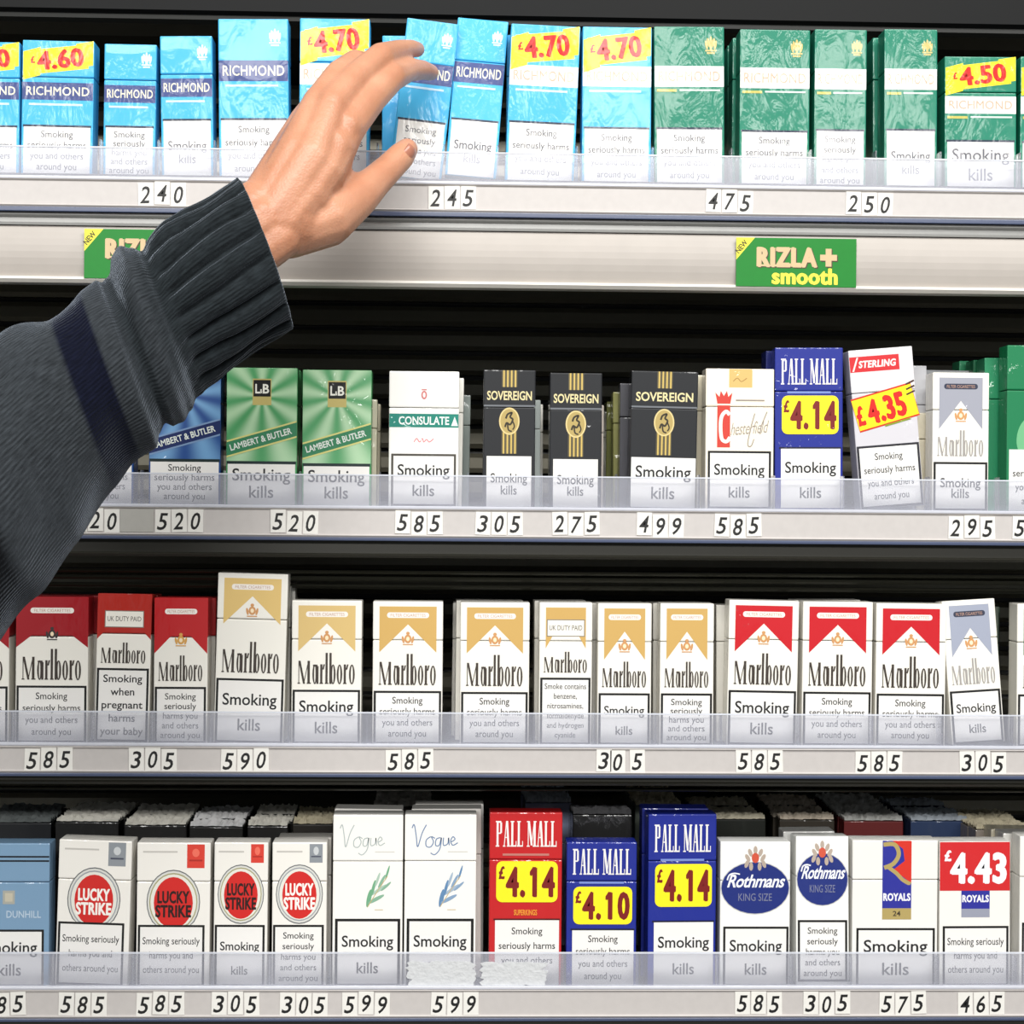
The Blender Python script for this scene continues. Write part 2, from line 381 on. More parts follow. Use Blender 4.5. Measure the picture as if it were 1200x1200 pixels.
def marl(F, col=(200, 24, 34), bleed=False, duty=False, warn='harms4', pill=(242, 236, 228), ink=(62, 54, 48), crest=(206, 150, 96), pan=None):
    w_, h = F.w, F.h; m = 0.4 if bleed else 7.5; mt = .5 if bleed else 6
    body = (240, 237, 228); cc = card(col, .35)
    ap = 27 if w_ > 70 else 33; lo = 60 if w_ > 70 else 66
    if duty:
        F.poly('colour_roof', [(m, mt), (w_ - m, mt), (w_ - m, 54), (w_ * .70, 34), (w_ * .30, 34), (m, 54)], cc)
        F.rect('duty_label', w_ * .14, 20, w_ * .86, 40, card((130, 120, 110))); F.rect('duty_label', w_ * .14 + 1, 21, w_ * .86 - 1, 39, card((240, 236, 226)))
        F.text('duty_text', 'UK DUTY PAID', w_ / 2, 32.5, w_ * .62, 6, card((70, 66, 62)), 'duty_label')
        base = 82; pt = 88
    else:
        F.poly('colour_roof', [(m, mt), (w_ - m, mt), (w_ - m, lo), (w_ / 2, ap), (m, lo)], cc)
        F.rect('colour_roof', w_ * .2, 13, w_ * .8, 19.5, card(pill), rnd=3)
        F.text('pill_text', 'FILTER CIGARETTES', w_ / 2, 18, w_ * .5, 3.6, card((190, 150, 130)), 'colour_roof')
        F.ell('crest', w_ / 2, ap + 17, 4.2, 5, card(crest)); F.ell('crest', w_ / 2, ap + 17, 2, 2.6, card((245, 225, 190)))
        for sx in (-1, 1): F.ell('crest', w_ / 2 + sx * 5.6, ap + 18, 1.5, 4.5, card(crest), rot=sx * 12, n=8)
        F.ell('crest', w_ / 2, ap + 10.5, 2.2, 2, card(crest), n=8)
        F.rect('crest', w_ / 2 - 6, ap + 23, w_ / 2 + 6, ap + 24.2, card(crest))
        base = 98; pt = 105
    if pan: pt = pan; base = pan - 7
    xh = 22.5 if w_ > 70 else 18.5
    if pt < 95: xh = 15
    tall_word(F, 'brand_lettering', card(ink), w_ * .09, w_ * .92, base, xh)
    warning(F, 1.5, pt, w_ - 1.5, h - .5, warn)
    return body, (body if not bleed else col)
def lbpack(F, blue=False, warn='kills'):
    w_, h = F.w, F.h
    sc = F.sc
    if blue: key, c1, c2, bc, ec = 'sunburst_blue', (24, 72, 140), (110, 160, 205), (18, 38, 92), (120, 150, 190)
    else: key, c1, c2, bc, ec = 'sunburst_green', (76, 158, 98), (176, 214, 172), (52, 128, 88), (214, 210, 130)
    F.rect('sunburst_print', .5, .5, w_ - .5, 110, sunburst(key, c1, c2, 0, (h - 34) * sc))
    F.rect('logo_badge', w_ / 2 - 11, 13, w_ / 2 + 11, 44, card((196, 180, 110)))
    F.rect('logo_badge', w_ / 2 - 10, 14.5, w_ / 2 + 10, 34, card((16, 18, 18)))
    F.text('logo_letters', 'L', w_ / 2 - 5.2, 30, 5.5, 11, card((240, 240, 230)), 'logo_badge', bold=.03)
    F.text('logo_letters', 'B', w_ / 2 + 4.6, 30, 7.5, 11, card((240, 240, 230)), 'logo_badge', bold=.03)
    F.text('logo_letters', '&', w_ / 2 - 1, 30, 3, 5, card((240, 240, 230)), 'logo_badge', bold=.02)
    for a, b, m in ((72, 96, ec), (74, 94, bc)):
        F.poly('brand_band', [(.6, a + 14), (w_ - .6, a - 10), (w_ - .6, b - 14), (.6, b + 10)], card(m))
    F.text('brand_lettering', 'LAMBERT & BUTLER', w_ / 2, 87.5, w_ * .9, 7.5, card((225, 232, 225)), 'brand_band', bold=.02, rot=-16.3)
    F.rect('warning_panel', 1, 110, w_ - 1, 113.5, card((20, 40, 40)))
    warning(F, 2, 113.5, w_ - 2, h - 1, warn, frame=None)
    return c1, c1
def consulate(F):
    w_, h = F.w, F.h; G = card((18, 128, 112))
    F.rect('brand_band', .5, 50, w_ - .5, 66, G)
    F.text('brand_lettering', 'CONSULATE', w_ * .5, 62.5, w_ * .72, 9.5, card((240, 244, 240)), 'brand_band', bold=.02)
    F.poly('brand_band', [(w_ - 9, 64), (w_ - 5, 53), (w_ - 1, 64)], card((230, 240, 236)))
    R = card((205, 120, 120))
    F.ell('crest', w_ / 2, 28, 3.4, 5, R); F.ell('crest', w_ / 2, 28, 1.6, 3, card(WH)); F.rect('crest', w_ / 2 - 3, 21, w_ / 2 + 3, 22.4, R)
    F.stroke('script_line', [(w_ * .36, 83), (w_ * .4, 79), (w_ * .44, 83), (w_ * .48, 79), (w_ * .5, 83), (w_ * .54, 80), (w_ * .58, 83), (w_ * .64, 79)], 1, card((225, 120, 130)))
    warning(F, 3, 97, w_ - 3, h - .5, 'kills', frame=(70, 66, 60))
    return (242, 241, 236), (242, 241, 236)
def sovereign(F, big=False, black=(26, 28, 32), warn='kills'):
    w_, h = F.w, F.h; Gd = (206, 178, 96)
    for nm_, v0, v1 in (('upper_gold_stripes', 0.5, 20), ('lower_gold_stripes', 70, 98)):
        F.rect(nm_, w_ / 2 - 9, v0, w_ / 2 + 9, v1, card((92, 84, 60)))
        for d in (-7.5, -3, 1.5, 6): F.rect(nm_, w_ / 2 + d, v0, w_ / 2 + d + 1.8, v1, card(Gd, .35))
    F.text('brand_lettering', 'SOVEREIGN', w_ / 2, 35, w_ * .86, 10.5, card((226, 212, 160)), bold=.02)
    F.rect('lid_line', .5, 41, w_ - .5, 43, card((110, 114, 120)))
    F.ell('emblem', w_ / 2, 60, 12, 16, card((222, 200, 140))); F.ell('emblem', w_ / 2, 60, 10.4, 14.3, card((180, 158, 96)))
    D = card((50, 44, 30))
    F.stroke('emblem', [(w_ / 2 - 5, 67), (w_ / 2 - 3, 62), (w_ / 2 + 1, 64), (w_ / 2 + 4, 58), (w_ / 2 + 1, 55), (w_ / 2 + 3, 50), (w_ / 2 - 2, 52), (w_ / 2 - 4, 57)], 2.2, D)
    F.stroke('emblem', [(w_ / 2 - 2, 62), (w_ / 2 - 1, 70), (w_ / 2 + 3, 72)], 1.8, D)
    F.stroke('emblem', [(w_ / 2 + 4, 60), (w_ / 2 + 6, 66), (w_ / 2 + 4, 70)], 1.6, D)
    warning(F, w_ * .07 if not big else 1.5, 101, w_ * .93 if not big else w_ - 1, h - 1, warn if big else 'low', frame=None)
    return black, black
def chester(F):
    w_, h = F.w, F.h; R = card((206, 62, 50)); Gd = card((214, 182, 112)); T = card((150, 140, 130))
    F.rect('tax_seal', w_ * .34, .5, w_ * .68, 22, Gd); F.stroke('tax_seal', [(w_ * .4, 15), (w_ * .46, 11), (w_ * .52, 15), (w_ * .6, 11)], 1, card((170, 130, 70)))
    F.rect('red_panel', w_ * .17, 43, w_ * .36, 92, R)
    F.poly('crown', [(w_ * .17, 41), (w_ * .14, 28), (w_ * .2, 33), (w_ * .22, 26), (w_ * .265, 32), (w_ * .31, 26), (w_ * .33, 33), (w_ * .39, 28), (w_ * .36, 41)], R)
    F.stroke('capital_letter', [(w_ * .35, 54), (w_ * .30, 50), (w_ * .235, 56), (w_ * .22, 68), (w_ * .24, 82), (w_ * .31, 85), (w_ * .36, 80)], 4.2, card((246, 240, 230)))
    F.text('brand_lettering', 'hesterfield', w_ * .63, 76, w_ * .53, 15, T, bold=-.008, shear=.28, rot=-5, sp=.9)
    F.stroke('brand_lettering', [(w_ * .72, 52), (w_ * .66, 70), (w_ * .62, 88), (w_ * .67, 90), (w_ * .71, 82)], 1.1, T)
    F.stroke('brand_lettering', [(w_ * .9, 50), (w_ * .82, 66), (w_ * .8, 76)], 1.1, T)
    F.rect('small_print', w_ * .44, 36, w_ * .86, 37.6, T)
    warning(F, 3, 96, w_ - 3, h - .5, 'kills')
    return (243, 234, 216), (243, 234, 216)
def pallmall(F, red=False, price='4.14', warn='kills', v=(10, 40, 57, 105, 126), word=None):
    w_, h = F.w, F.h; body = (192, 26, 30) if red else (24, 40, 140)
    serif_word(F, 'brand_lettering', 'PALL MALL', card((240, 236, 232)), 7, w_ - 6, v[0], v[1])
    F.rect('small_print', w_ * .18, v[1] + 8, w_ * .82, v[1] + 10.5, card((190, 120, 110) if red else (120, 140, 205)))
    F.rect('price_sticker', 8, v[2], w_ - 5, v[3], card((250, 232, 30)), rnd=7)
    hh = v[3] - v[2]; dr = card((122, 24, 22))
    F.text('price_digits', price, w_ * .565, v[3] - hh * .16, w_ * .68, hh * .70, dr, 'price_sticker', bold=.055, sp=1.06)
    F.text('price_digits', '£', w_ * .17, v[2] + hh * .42, w_ * .085, hh * .3, dr, 'price_sticker', bold=.05)
    if word: F.text('size_word', word, w_ / 2, v[3] + 15, w_ * .32, 6.5, card((235, 150, 50) if red else (60, 130, 220)), bold=.03)
    F.rect('warning_panel', 5, v[4] - 2, w_ - 2, v[4], card((14, 16, 50) if not red else (80, 10, 14)))
    warning(F, 7, v[4], w_ - 3, h - 2, warn, frame=None)
    return body, body
def sterling(F):
    w_, h = F.w, F.h
    F.rect('brand_band', .6, 8, w_ * .78, 26, card((206, 40, 46)))
    F.text('brand_lettering', 'STERLING', w_ * .43, 21, w_ * .58, 8, card((240, 225, 222)), 'brand_band', bold=.05, shear=.15)
    F.poly('brand_band', [(3, 25), (9, 9), (11, 9), (5, 25)], card((240, 225, 222)))
    Y = (250, 232, 20)
    F.rect('price_sticker', 1.5, 49, w_ - .5, 89, card((205, 50, 20)), rot=-12)
    F.rect('price_sticker', 2, 51, w_ - 1, 87, card(Y), rot=-12)
    F.text('price_digits', '4.35', w_ * .56, 82, w_ * .62, 27, card((210, 30, 20)), 'price_sticker', bold=.07, rot=-12)
    F.text('price_digits', '£', w_ * .14, 87, w_ * .13, 22, card((210, 30, 20)), 'price_sticker', bold=.06, rot=-12)
    for i in range(3): F.stroke('price_sticker', [(w_ - 11, 44 + i * 6), (w_ - 1, 40 + i * 6)], 2, card((70, 40, 30)), smooth=False)
    F.rect('small_print', w_ * .48, 86, w_ * .9, 88, card((130, 150, 30)), rot=-12)
    warning(F, 1, 112, w_ - 1, h - 1, 'harms4', frame=(34, 34, 42))
    return (206, 204, 210), (222, 220, 222)
def lucky(F, tag='grey', black=False, warn='harms3'):
    w_, h = F.w, F.h; tagc = (140, 146, 152) if tag == 'grey' else (214, 62, 48)
    small = w_ < 70
    F.rect('corner_tag', w_ * .68, 2, w_ * .92, 30 if not small else 24, card(tagc))
    F.rect('corner_tag', w_ * .71, 20 if not small else 16, w_ * .89, 22 if not small else 17.5, card((70, 74, 90) if tag == 'grey' else (170, 40, 30)))
    F.ell('corner_tag', w_ * .80, 12 if not small else 10, w_ * .05, 5, card((200, 204, 206) if tag == 'grey' else (235, 110, 90)), n=12)
    F.rect('small_print', w_ * .08, 10, w_ * .55, 12, card((196, 192, 186)))
    cu, cv = w_ * .5, 70 if not small else 61; ru, rv = (w_ * .365, 38) if not small else (w_ * .43, 35); cl = 98 if not small else 99
    ring2 = (150, 154, 160) if not black else (160, 156, 110)
    for f, c in ((1.0, (92, 96, 100)), (.965, (214, 214, 208)), (.90, ring2), (.86, (228, 226, 216))): F.ell('target_ring', cu, cv, ru * f, rv * f, card(c), clipv=cl)
    F.ell('red_disc', cu, cv + 1, ru * .73, rv * .80, card((206, 34, 30)), clipv=cl)
    ic = card((40, 14, 12) if black else (246, 240, 234))
    F.text('brand_lettering', 'LUCKY', cu, cv + 1, ru * 1.2, 14, ic, 'red_disc', bold=.05)
    F.text('brand_lettering', 'STRIKE', cu, cv + 17.5, ru * 1.34, 14, ic, 'red_disc', bold=.05)
    warning(F, 1.5 if small else 2, 97, w_ - (3 if small else 6), h - .5, warn)
    return (238, 235, 228), (238, 235, 228)
def vogue(F, blue=True):
    w_, h = F.w, F.h; T = card((110, 134, 170) if blue else (176, 186, 186))
    def S(p, wd=1.3): F.stroke('brand_lettering', [(w_ * a, b) for a, b in p], wd, T)
    S([(.10, 16), (.13, 12), (.16, 26), (.18, 38), (.24, 22), (.30, 12)])
    S([(.36, 26), (.30, 30), (.30, 37), (.36, 38), (.40, 32), (.37, 26), (.42, 28)])
    S([(.50, 27), (.44, 29), (.43, 36), (.48, 36), (.51, 27), (.49, 40), (.42, 47), (.36, 45)])
    S([(.54, 27), (.54, 36), (.60, 34), (.61, 27), (.62, 36)])
    S([(.65, 32), (.70, 29), (.67, 26), (.64, 31), (.67, 36), (.74, 33)])
    F.rect('small_print', w_ * .6, 43, w_ * .88, 44.2, card((206, 204, 200)))
    L = [card(c) for c in (((96, 136, 176), (132, 160, 190), (160, 180, 200)) if blue else ((110, 168, 130), (132, 176, 150), (170, 196, 180)))]
    for i, (a, b, ru, rv, r) in enumerate(((.52, 98, 2.6, 11, 12), (.62, 99, 2.2, 11, 62), (.66, 88, 2.0, 11, 55), (.58, 86, 1.8, 10, 14), (.70, 78, 1.6, 9, 28), (.64, 76, 1.5, 9, 18), (.78, 68, 1.2, 9, 16), (.76, 84, 1.5, 8, 48))):
        F.ell('leaf_sprig', w_ * a, b, ru, rv, L[i % 3], rot=r, n=12)
    F.stroke('leaf_sprig', [(w_ * .5, 108), (w_ * .62, 92), (w_ * .78, 72)], .8, card((196, 170, 110)))
    F.rect('small_print', w_ * .6, 111, w_ * .72, 112, card((206, 190, 160)))
    warning(F, 3, 122, w_ - 2.5, h - .5, 'kills', fw=3.2)
    return (242, 240, 234), (242, 240, 234)
def rothmans(F, small=False):
    w_, h = F.w, F.h; cv = 54 if not small else 50; B = card((24, 42, 118)); Wt = card((238, 240, 244))
    ru = w_ * .495; rv = 31
    F.ell('blue_oval', w_ / 2, cv, ru, rv, card((190, 190, 190))); F.ell('blue_oval', w_ / 2, cv, ru - 1, rv - 1, B)
    G = card((180, 164, 150)); R = card((206, 84, 60))
    for dx, dy, r in ((-9, 2, -30), (9, 2, 30), (-10, 9, 20), (10, 9, -20), (-6, -4, -20), (6, -4, 20), (0, -7, 0), (-5, 12, 0), (5, 12, 0)):
        F.ell('crest', w_ / 2 + dx, 17 + dy, 2.4, 5, G, rot=r, n=10)
    F.ell('crest', w_ / 2, 19, 4.4, 6, R, n=12)
    F.text('brand_lettering', 'Rothmans', w_ / 2, cv - 1, w_ * .8, 15, Wt, 'blue_oval', bold=.02, shear=.3, sp=.95)
    F.stroke('brand_lettering', [(w_ * .10, cv - 9), (w_ * .13, cv - 15), (w_ * .2, cv - 17), (w_ * .28, cv - 16)], 1.6, Wt, 'blue_oval')
    F.text('size_word', 'KING SIZE', w_ / 2, cv + 15, w_ * .48, 9, card((120, 124, 150)), 'blue_oval', bold=0.0)
    if small: warning(F, 2, 97, w_ - 2, h - 4, 'harms5')
    else: warning(F, 4, 99, w_ - 1.5, h - .5, 'kills')
    return (240, 240, 236), (240, 240, 236)
def royals(F, price=False):
    w_, h = F.w, F.h; B = card((42, 46, 150)); R = card((212, 48, 34)); G = card((176, 156, 96)); Wt = card((240, 240, 244))
    x0, x1 = (w_ * .35, w_ * .69) if not price else (w_ * .31, w_ * .71)
    if price:
        F.rect('brand_panel', x0, 57, x1, 78, B); F.rect('brand_panel', x0, 78, x1, 88, card((150, 154, 170)))
        F.text('brand_lettering', 'ROYALS', (x0 + x1) / 2, 70, (x1 - x0) * .94, 8, Wt, 'brand_panel', bold=.05)
        F.rect('price_sticker', .5, .5, w_ - .5, 57, card((206, 36, 40)))
        F.text('price_digits', '4.43', w_ * .55, 47, w_ * .8, 34, Wt, 'price_sticker', bold=.06)
        F.text('price_digits', '£', w_ * .12, 22, w_ * .1, 12, Wt, 'price_sticker', bold=.06)
        warning(F, 4, 98, w_ - 2, h - .5, 'harms3')
    else:
        F.rect('brand_panel', x0, .5, x1, 79, B)
        xm = x0 + (x1 - x0) * .45
        F.poly('brand_panel', [(xm - 4, .5), (x1, .5), (x1, 50), (x0 + 13, 34), (x0 + 26, 24), (x0 + 24, 10)], R)
        F.stroke('brand_panel', [(x0 + 1, 5), (x0 + 14, 5), (x0 + 19, 16), (x0 + 13, 27), (x0 + 2, 32)], 5, G)
        F.stroke('brand_panel', [(x0 + 5, 30), (x0 + 16, 38), (x0 + 24, 46), (x1 - 1, 51)], 4.5, G)
        F.rect('brand_panel', x0, 52, x1, 79, B)
        F.text('brand_lettering', 'ROYALS', (x0 + x1) / 2, 70, (x1 - x0) * .94, 8.5, Wt, 'brand_panel', bold=.05)
        F.rect('brand_panel', x0, 79, x1, 92, G); F.text('brand_lettering', '24', (x0 + x1) / 2, 88, 9, 6, card((60, 50, 40)), 'brand_panel', bold=.02)
        warning(F, 5, 102, w_ - 3, h - .5, 'kills')
    return (238, 236, 230), (238, 236, 230)
def dunhill(F):
    w_, h = F.w, F.h
    for v in (15, 20): F.rect('lid_lines', .5, v, w_ - .5, v + 2, card((16, 20, 26)))
    F.rect('crest', w_ * .38, 56, w_ * .54, 72, card((170, 170, 160))); F.rect('crest', w_ * .41, 59, w_ * .51, 69, card((196, 190, 170)))
    F.text('brand_lettering', 'DUNHILL', w_ * .66, 88, w_ * .46, 8.5, card((186, 204, 220)), bold=.01)
    warning(F, 2, 102, w_ - 6, h - .5, 'kills')
    return (122, 156, 186), (122, 156, 186)
def greenpack(F):
    w_, h = F.w, F.h
    for a, b, r in ((.5, 90, 30), (.3, 106, 10), (.7, 70, -25), (.5, 118, 50)):
        F.ell('leaf_print', w_ * a, b, 12, 22, card((110, 180, 130)), rot=r)
    warning(F, 3, 121, w_ - 2, h - 1, 'harms4', frame=None)
    return (14, 120, 74), (14, 120, 74)
def whitepack(F):
    warning(F, 3, 100, F.w - 3, F.h - .5, 'kills'); F.rect('colour_roof', 6, 6, F.w - 6, 48, card((214, 178, 110)))
    return (240, 238, 232), (240, 238, 232)
def bluehid(F): return lbpack(F, True, 'harms4')

# ------------------------------------------------------------------ shelves: px row lines measured at the middle of the picture
#        lip top, lip bottom, rail top, rail bottom
ROW = {1: (180, 214, 216, 250), 2: (559, 594, 596, 631), 3: (837, 872, 875, 907), 4: (1118, 1155, 1158, 1192)}
YF = -0.020
XL, XR = -0.62, 0.62
SURF = {r: zc(ROW[r][1] + 1, -0.002) for r in ROW}
ORD = {1: 'top shelf', 2: 'second shelf', 3: 'third shelf', 4: 'bottom shelf'}
M_rail = plain('rail_white_plastic', (196, 191, 188), .45)
M_metal = plain('grey_painted_metal', (150, 150, 148), .35, .3)
M_fascia = plain('fascia_cream_metal', (182, 175, 168), .55, bump=.05, bscale=60)
M_edge = plain('blue_grey_edge', (74, 84, 112), .3)
M_dkgrey = plain('dark_olive_metal', (52, 51, 44), .4, .2)
M_black = plain('black_cabinet_paint', (24, 25, 22), .42, bump=.1, bscale=90)
M_bright = plain('bright_bottom_edge', (226, 222, 214), .3)
M_lip = acrylic('clear_lip_plastic', .235, (226, 228, 240))
M_div = acrylic('clear_divider_plastic', .10, (215, 220, 235))
M_lipedge = acrylic('lip_top_edge', .75, (232, 236, 246))
shelf = {}
for r in (1, 2, 3, 4):
    lt, lb, rt, rb = ROW[r]; zs = SURF[r]
    s = empty('display_shelf', (0, 0, zs), {1: 'top display shelf with a wide cream fascia and green adverts below its price rail',
        2: 'second display shelf down, behind the dark sleeve, holding dark and green packs',
        3: 'third display shelf down, filled with red and gold topped white packs',
        4: 'bottom display shelf, with torn white paper stuck on its clear lip'}[r], 'shelf', 'shelves of the display gantry')
    shelf[r] = s
    def P(name, me): o = link(name, me, s); o.location = (0, 0, -zs); return o
    P('deck', box_mesh('deck', XL, XR, -0.016, 0.33, zs - 0.004, zs, M_dkgrey, 0))
    P('front_lip', box_mesh('front_lip', XL, XR, -0.0190, -0.0178, zc(lb + 2, YF), zc(lt, YF), M_lip))
    P('lip_edge', box_mesh('lip_edge', XL, XR, -0.0192, -0.0176, zc(lt, YF), zc(lt - 1.6, YF), M_lipedge))
    P('lip_foot', box_mesh('lip_foot', XL, XR, -0.0225, -0.0172, zc(lb + 3.5, YF), zc(lb, YF), plain('lip_foot_plastic', (204, 206, 216), .2), 0.0005))
    z0, z1 = zc(rb, YF), zc(rt, YF)
    P('price_rail', prism('price_rail', [(-0.0185, z0), (-0.0215, z0), (-0.0225, z0 + .0012), (-0.0212, z0 + .0022), (-0.0210, z1 - .0022), (-0.0222, z1 - .0012), (-0.0215, z1), (-0.0185, z1)], XL, XR, M_rail))
    P('rail_edge', box_mesh('rail_edge', XL, XR, -0.0222, -0.012, zc(rb + (5.5 if r == 1 else 4), YF), z0, M_edge, .0006))
    if r == 1:
        P('metal_channel', prism('metal_channel', [(-0.012, zc(256, YF)), (-0.019, zc(256, YF)), (-0.021, zc(259, YF)), (-0.018, zc(262, YF)), (-0.018, zc(267, YF)), (-0.021, zc(271, YF)), (-0.012, zc(272, YF))], XL, XR, M_metal))
        pr = [(-0.010, zc(272, YF))]
        for k in range(9):
            t = k / 8; pr.append((-0.0195 - 0.003 * math.sin(PI * t), zc(272 + 60 * t, YF)))
        pr.append((-0.010, zc(332, YF)))
        P('fascia_panel', prism('fascia_panel', pr, XL, XR, M_fascia))
        P('fascia_edge', prism('fascia_edge', [(-0.008, zc(331, YF)), (-0.0225, zc(331, YF)), (-0.0235, zc(334, YF)), (-0.0215, zc(338, YF)), (-0.008, zc(338, YF))], XL, XR, M_bright))
    else:
        b0 = {2: 655, 3: 922, 4: 1215}[r]
        P('shelf_nose', prism('shelf_nose', [(-0.004, zc(b0, YF)), (-0.0135, zc(b0, YF)), (-0.0150, zc(b0 - 3, YF)), (-0.0135, zc(b0 - 5, YF)), (-0.0135, zc(rb + 4, YF)), (-0.004, zc(rb + 4, YF))], XL, XR, M_dkgrey))
        for (d0, d1, yy) in (((15, 19, .018), (22, 27, .024), (31, 36, .034)) if r == 2 else ((2, 5, .004),)):
            P('under_ridge', prism('under_ridge', [(yy, zc(b0 + d0, yy)), (yy - .002, zc((2 * b0 + d0 + d1) / 2, yy)), (yy, zc(b0 + d1, yy)), (yy + .006, zc(b0 + d1, yy)), (yy + .006, zc(b0 + d0, yy))], XL, XR, plain('ridge_metal', (58, 58, 50), .35, .3)))

# the shop floor, below the picture
fl = link('floor', box_mesh('floor', -5, 5, -9, .5, -.05, 0, plain('floor_vinyl', (92, 90, 86), .5))); fl['kind'] = 'structure'
wb = link('wall_back', box_mesh('wall_back', -5, 5, .45, .5, 0, 3.1, plain('wall_paint', (170, 168, 162), .8))); wb['kind'] = 'structure'
# cabinet behind
cab = empty('display_cabinet', (0, 0.36, 0.5), 'black cabinet back and top rail behind the shelves of packs', 'cabinet')
def PC(name, me): o = link(name, me, cab); o.location = (0, -0.36, -0.5); return o
PC('back_panel', box_mesh('back_panel', XL - .05, XR + .05, 0.345, 0.36, 0.5, 1.75, M_black))
for sx in (-1, 1): PC('side_panel', box_mesh('side_panel', sx * .645 - .012, sx * .645 + .012, -0.005, 0.36, 0.5, 1.75, M_black, .001))
z = 0.74; slm = None
slat_m = plain('slat_metal', (128, 124, 108), .3, .3)
while z < 1.70:
    if slm is None:
        slm = prism('slat', [(.333, 0), (.331, .004), (.331, .013), (.333, .017), (.345, .017), (.345, 0)], XL, XR, slat_m)
    o = PC('slat', slm); o.location.z += z; z += .0215
PC('top_rail', prism('top_rail', [(.11, zc(24, .11)), (.106, zc(20, .11)), (.106, zc(-10, .11)), (.11, zc(-90, .11)), (.345, zc(-90, .11)), (.345, zc(24, .11))], XL, XR, plain('top_rail_metal', (12, 13, 14), .6, spec=.2)))
PC('top_ledge', prism('top_ledge', [(.112, zc(34, .11)), (.108, zc(30, .11)), (.110, zc(24, .11)), (.15, zc(24, .11)), (.15, zc(34, .11))], XL, XR, plain('ledge_metal', (26, 27, 25), .5)))

# ------------------------------------------------------------------ packs
DEP = 0.020
def carton(root, W, H, D, body, lid, seam):
    bm_ = box_mesh('box', -W / 2, W / 2, -D / 2, D / 2, 0, H * (1 - seam) - .0002, card(body), .0009)
    lm_ = box_mesh('lid', -W / 2 - .00005, W / 2 + .00005, -D / 2 - .00003, D / 2 + .00003, H * (1 - seam) + .0002, H, card(lid), .0009)
    link('box', bm_, root); link('lid', lm_, root)
def place(root, W, H, D, roll, lean, yaw, x, zs, yfront):
    """stand the pack so that its lowest corner rests on the shelf"""
    E = Euler((lean, roll, yaw)); M = E.to_matrix()
    cs = [M @ Vector((sx * W / 2, sy * D / 2, zz)) for sx in (-1, 1) for sy in (-1, 1) for zz in (0, H)]
    zmin = min(c.z for c in cs); ymin = min(c.y for c in cs if True)
    yb = min((M @ Vector((0, -D / 2, 0))).y, (M @ Vector((0, -D / 2, H))).y)
    root.rotation_euler = E; root.location = (x, yfront - ymin, zs - zmin + .0002)
packs = []
def pack(row, cx, w_, top, bot, design, label, roll=0.0, lean=0.0, yaw=0.0, group=None, dy=0.0, behind=(), seam=.27, behind_label=None, kw=None):
    """cx, w_, top, bot: where the front shows, in picture pixels"""
    y0 = -0.0035 + dy
    k = (at(cx + w_ / 2, bot, y0).x - at(cx - w_ / 2, bot, y0).x) / w_
    h = bot - top; W = w_ * k; H = h * k; D = DEP
    x = at(cx, bot, y0).x
    WRAP[0] = 1.0 if row == 1 else .5
    root = empty('cigarette_pack', (x, 0, SURF[row]), label, 'cigarette pack', group or ('cigarette packs on the ' + ORD[row]))
    F = Face(w_, h, k, -D / 2, root)
    b, l = design(F, **(kw or {}))
    carton(root, W, H, D, b, l, seam); F.build()
    place(root, W, H, D, math.radians(roll), math.radians(lean), math.radians(yaw), x, SURF[row], y0)
    yb = root.location.y + D / 2 + abs(math.sin(math.radians(lean))) * H + .003 + abs(math.sin(math.radians(yaw))) * W
    for i, (dx, dyy, hs, col) in enumerate(behind):
        yb2 = yb + dyy
        nth = ('second', 'third', 'fourth', 'fifth', 'sixth')[i]
        core = label.replace(', ', ' ').split(' ')
        cut = core[:11]
        while cut[-1] in ('second', 'third', 'bottom', 'top', 'last', 'below', 'elbow', 'large', '4.35', 'yellow', 'duty', 'paid', 'beside', 'short', 'gold', 'shelf', 'the', 'a', 'and', 'with', 'of', 'its', 'on', 'above', 'between', 'to', 'by', 'just', 'red', 'first', 'standing', 'left', 'right', 'wide', 'bright'): cut.pop()
        bl = '%s pack behind the %s' % (nth, ' '.join(cut))
        r2 = empty('cigarette_pack', (x, 0, SURF[row]), bl, 'cigarette pack', 'packs queued behind the front packs')
        cc = col or b
        carton(r2, W * .99, H * hs, D, cc, cc if col else l, seam)
        place(r2, W, H * hs, D, math.radians(random.uniform(-.6, .6)), 0, math.radians(random.uniform(-1.2, 1.2)), x + dx * SCALE, SURF[row], yb2)
        yb = yb2 + D + .0018
    return root
R_ = richmond
# top shelf
B1 = (60, 160, 205); G1 = (20, 110, 86)
pack(1, -18, 80, 47, 205, R_, 'blue pack with yellow sticker cut off by the left edge, top shelf', kw=dict(sticker='4.60', bt=.30, pt=.64))
pack(1, 66, 84, 46, 206, R_, 'pale blue pack with a yellow and red 4.60 price sticker, top shelf', roll=.5, kw=dict(sticker='4.60', bt=.31, pt=.64))
pack(1, 151, 61, 50, 207, R_, 'small blue pack right of the yellow 4.60 sticker pack, no price sticker', roll=.3, kw=dict(bt=.31, pt=.63, warn='harms5'))
pack(1, 220, 61, 41, 208, R_, 'small blue pack with navy band left of the tall blue pack', roll=-1.2, kw=dict(bt=.30, pt=.60, warn='low'))
pack(1, 298, 82, 24, 212, R_, 'tall bright blue pack with navy band, just left of the reaching hand', roll=-.9, kw=dict(bt=.26, pt=.635))
pack(1, 391, 82, 23, 213, R_, 'blue and white pack with a yellow 4.70 sticker, right behind the hand', kw=dict(sticker='4.70', band='white', bt=.28, pt=.63))
pack(1, 486, 61, 27, 214, R_, 'small blue pack leaning right at the fingertips of the hand', roll=6.0, yaw=2, kw=dict(bt=.27, pt=.64, warn='harms5'), behind=((-10, .004, .98, None),))
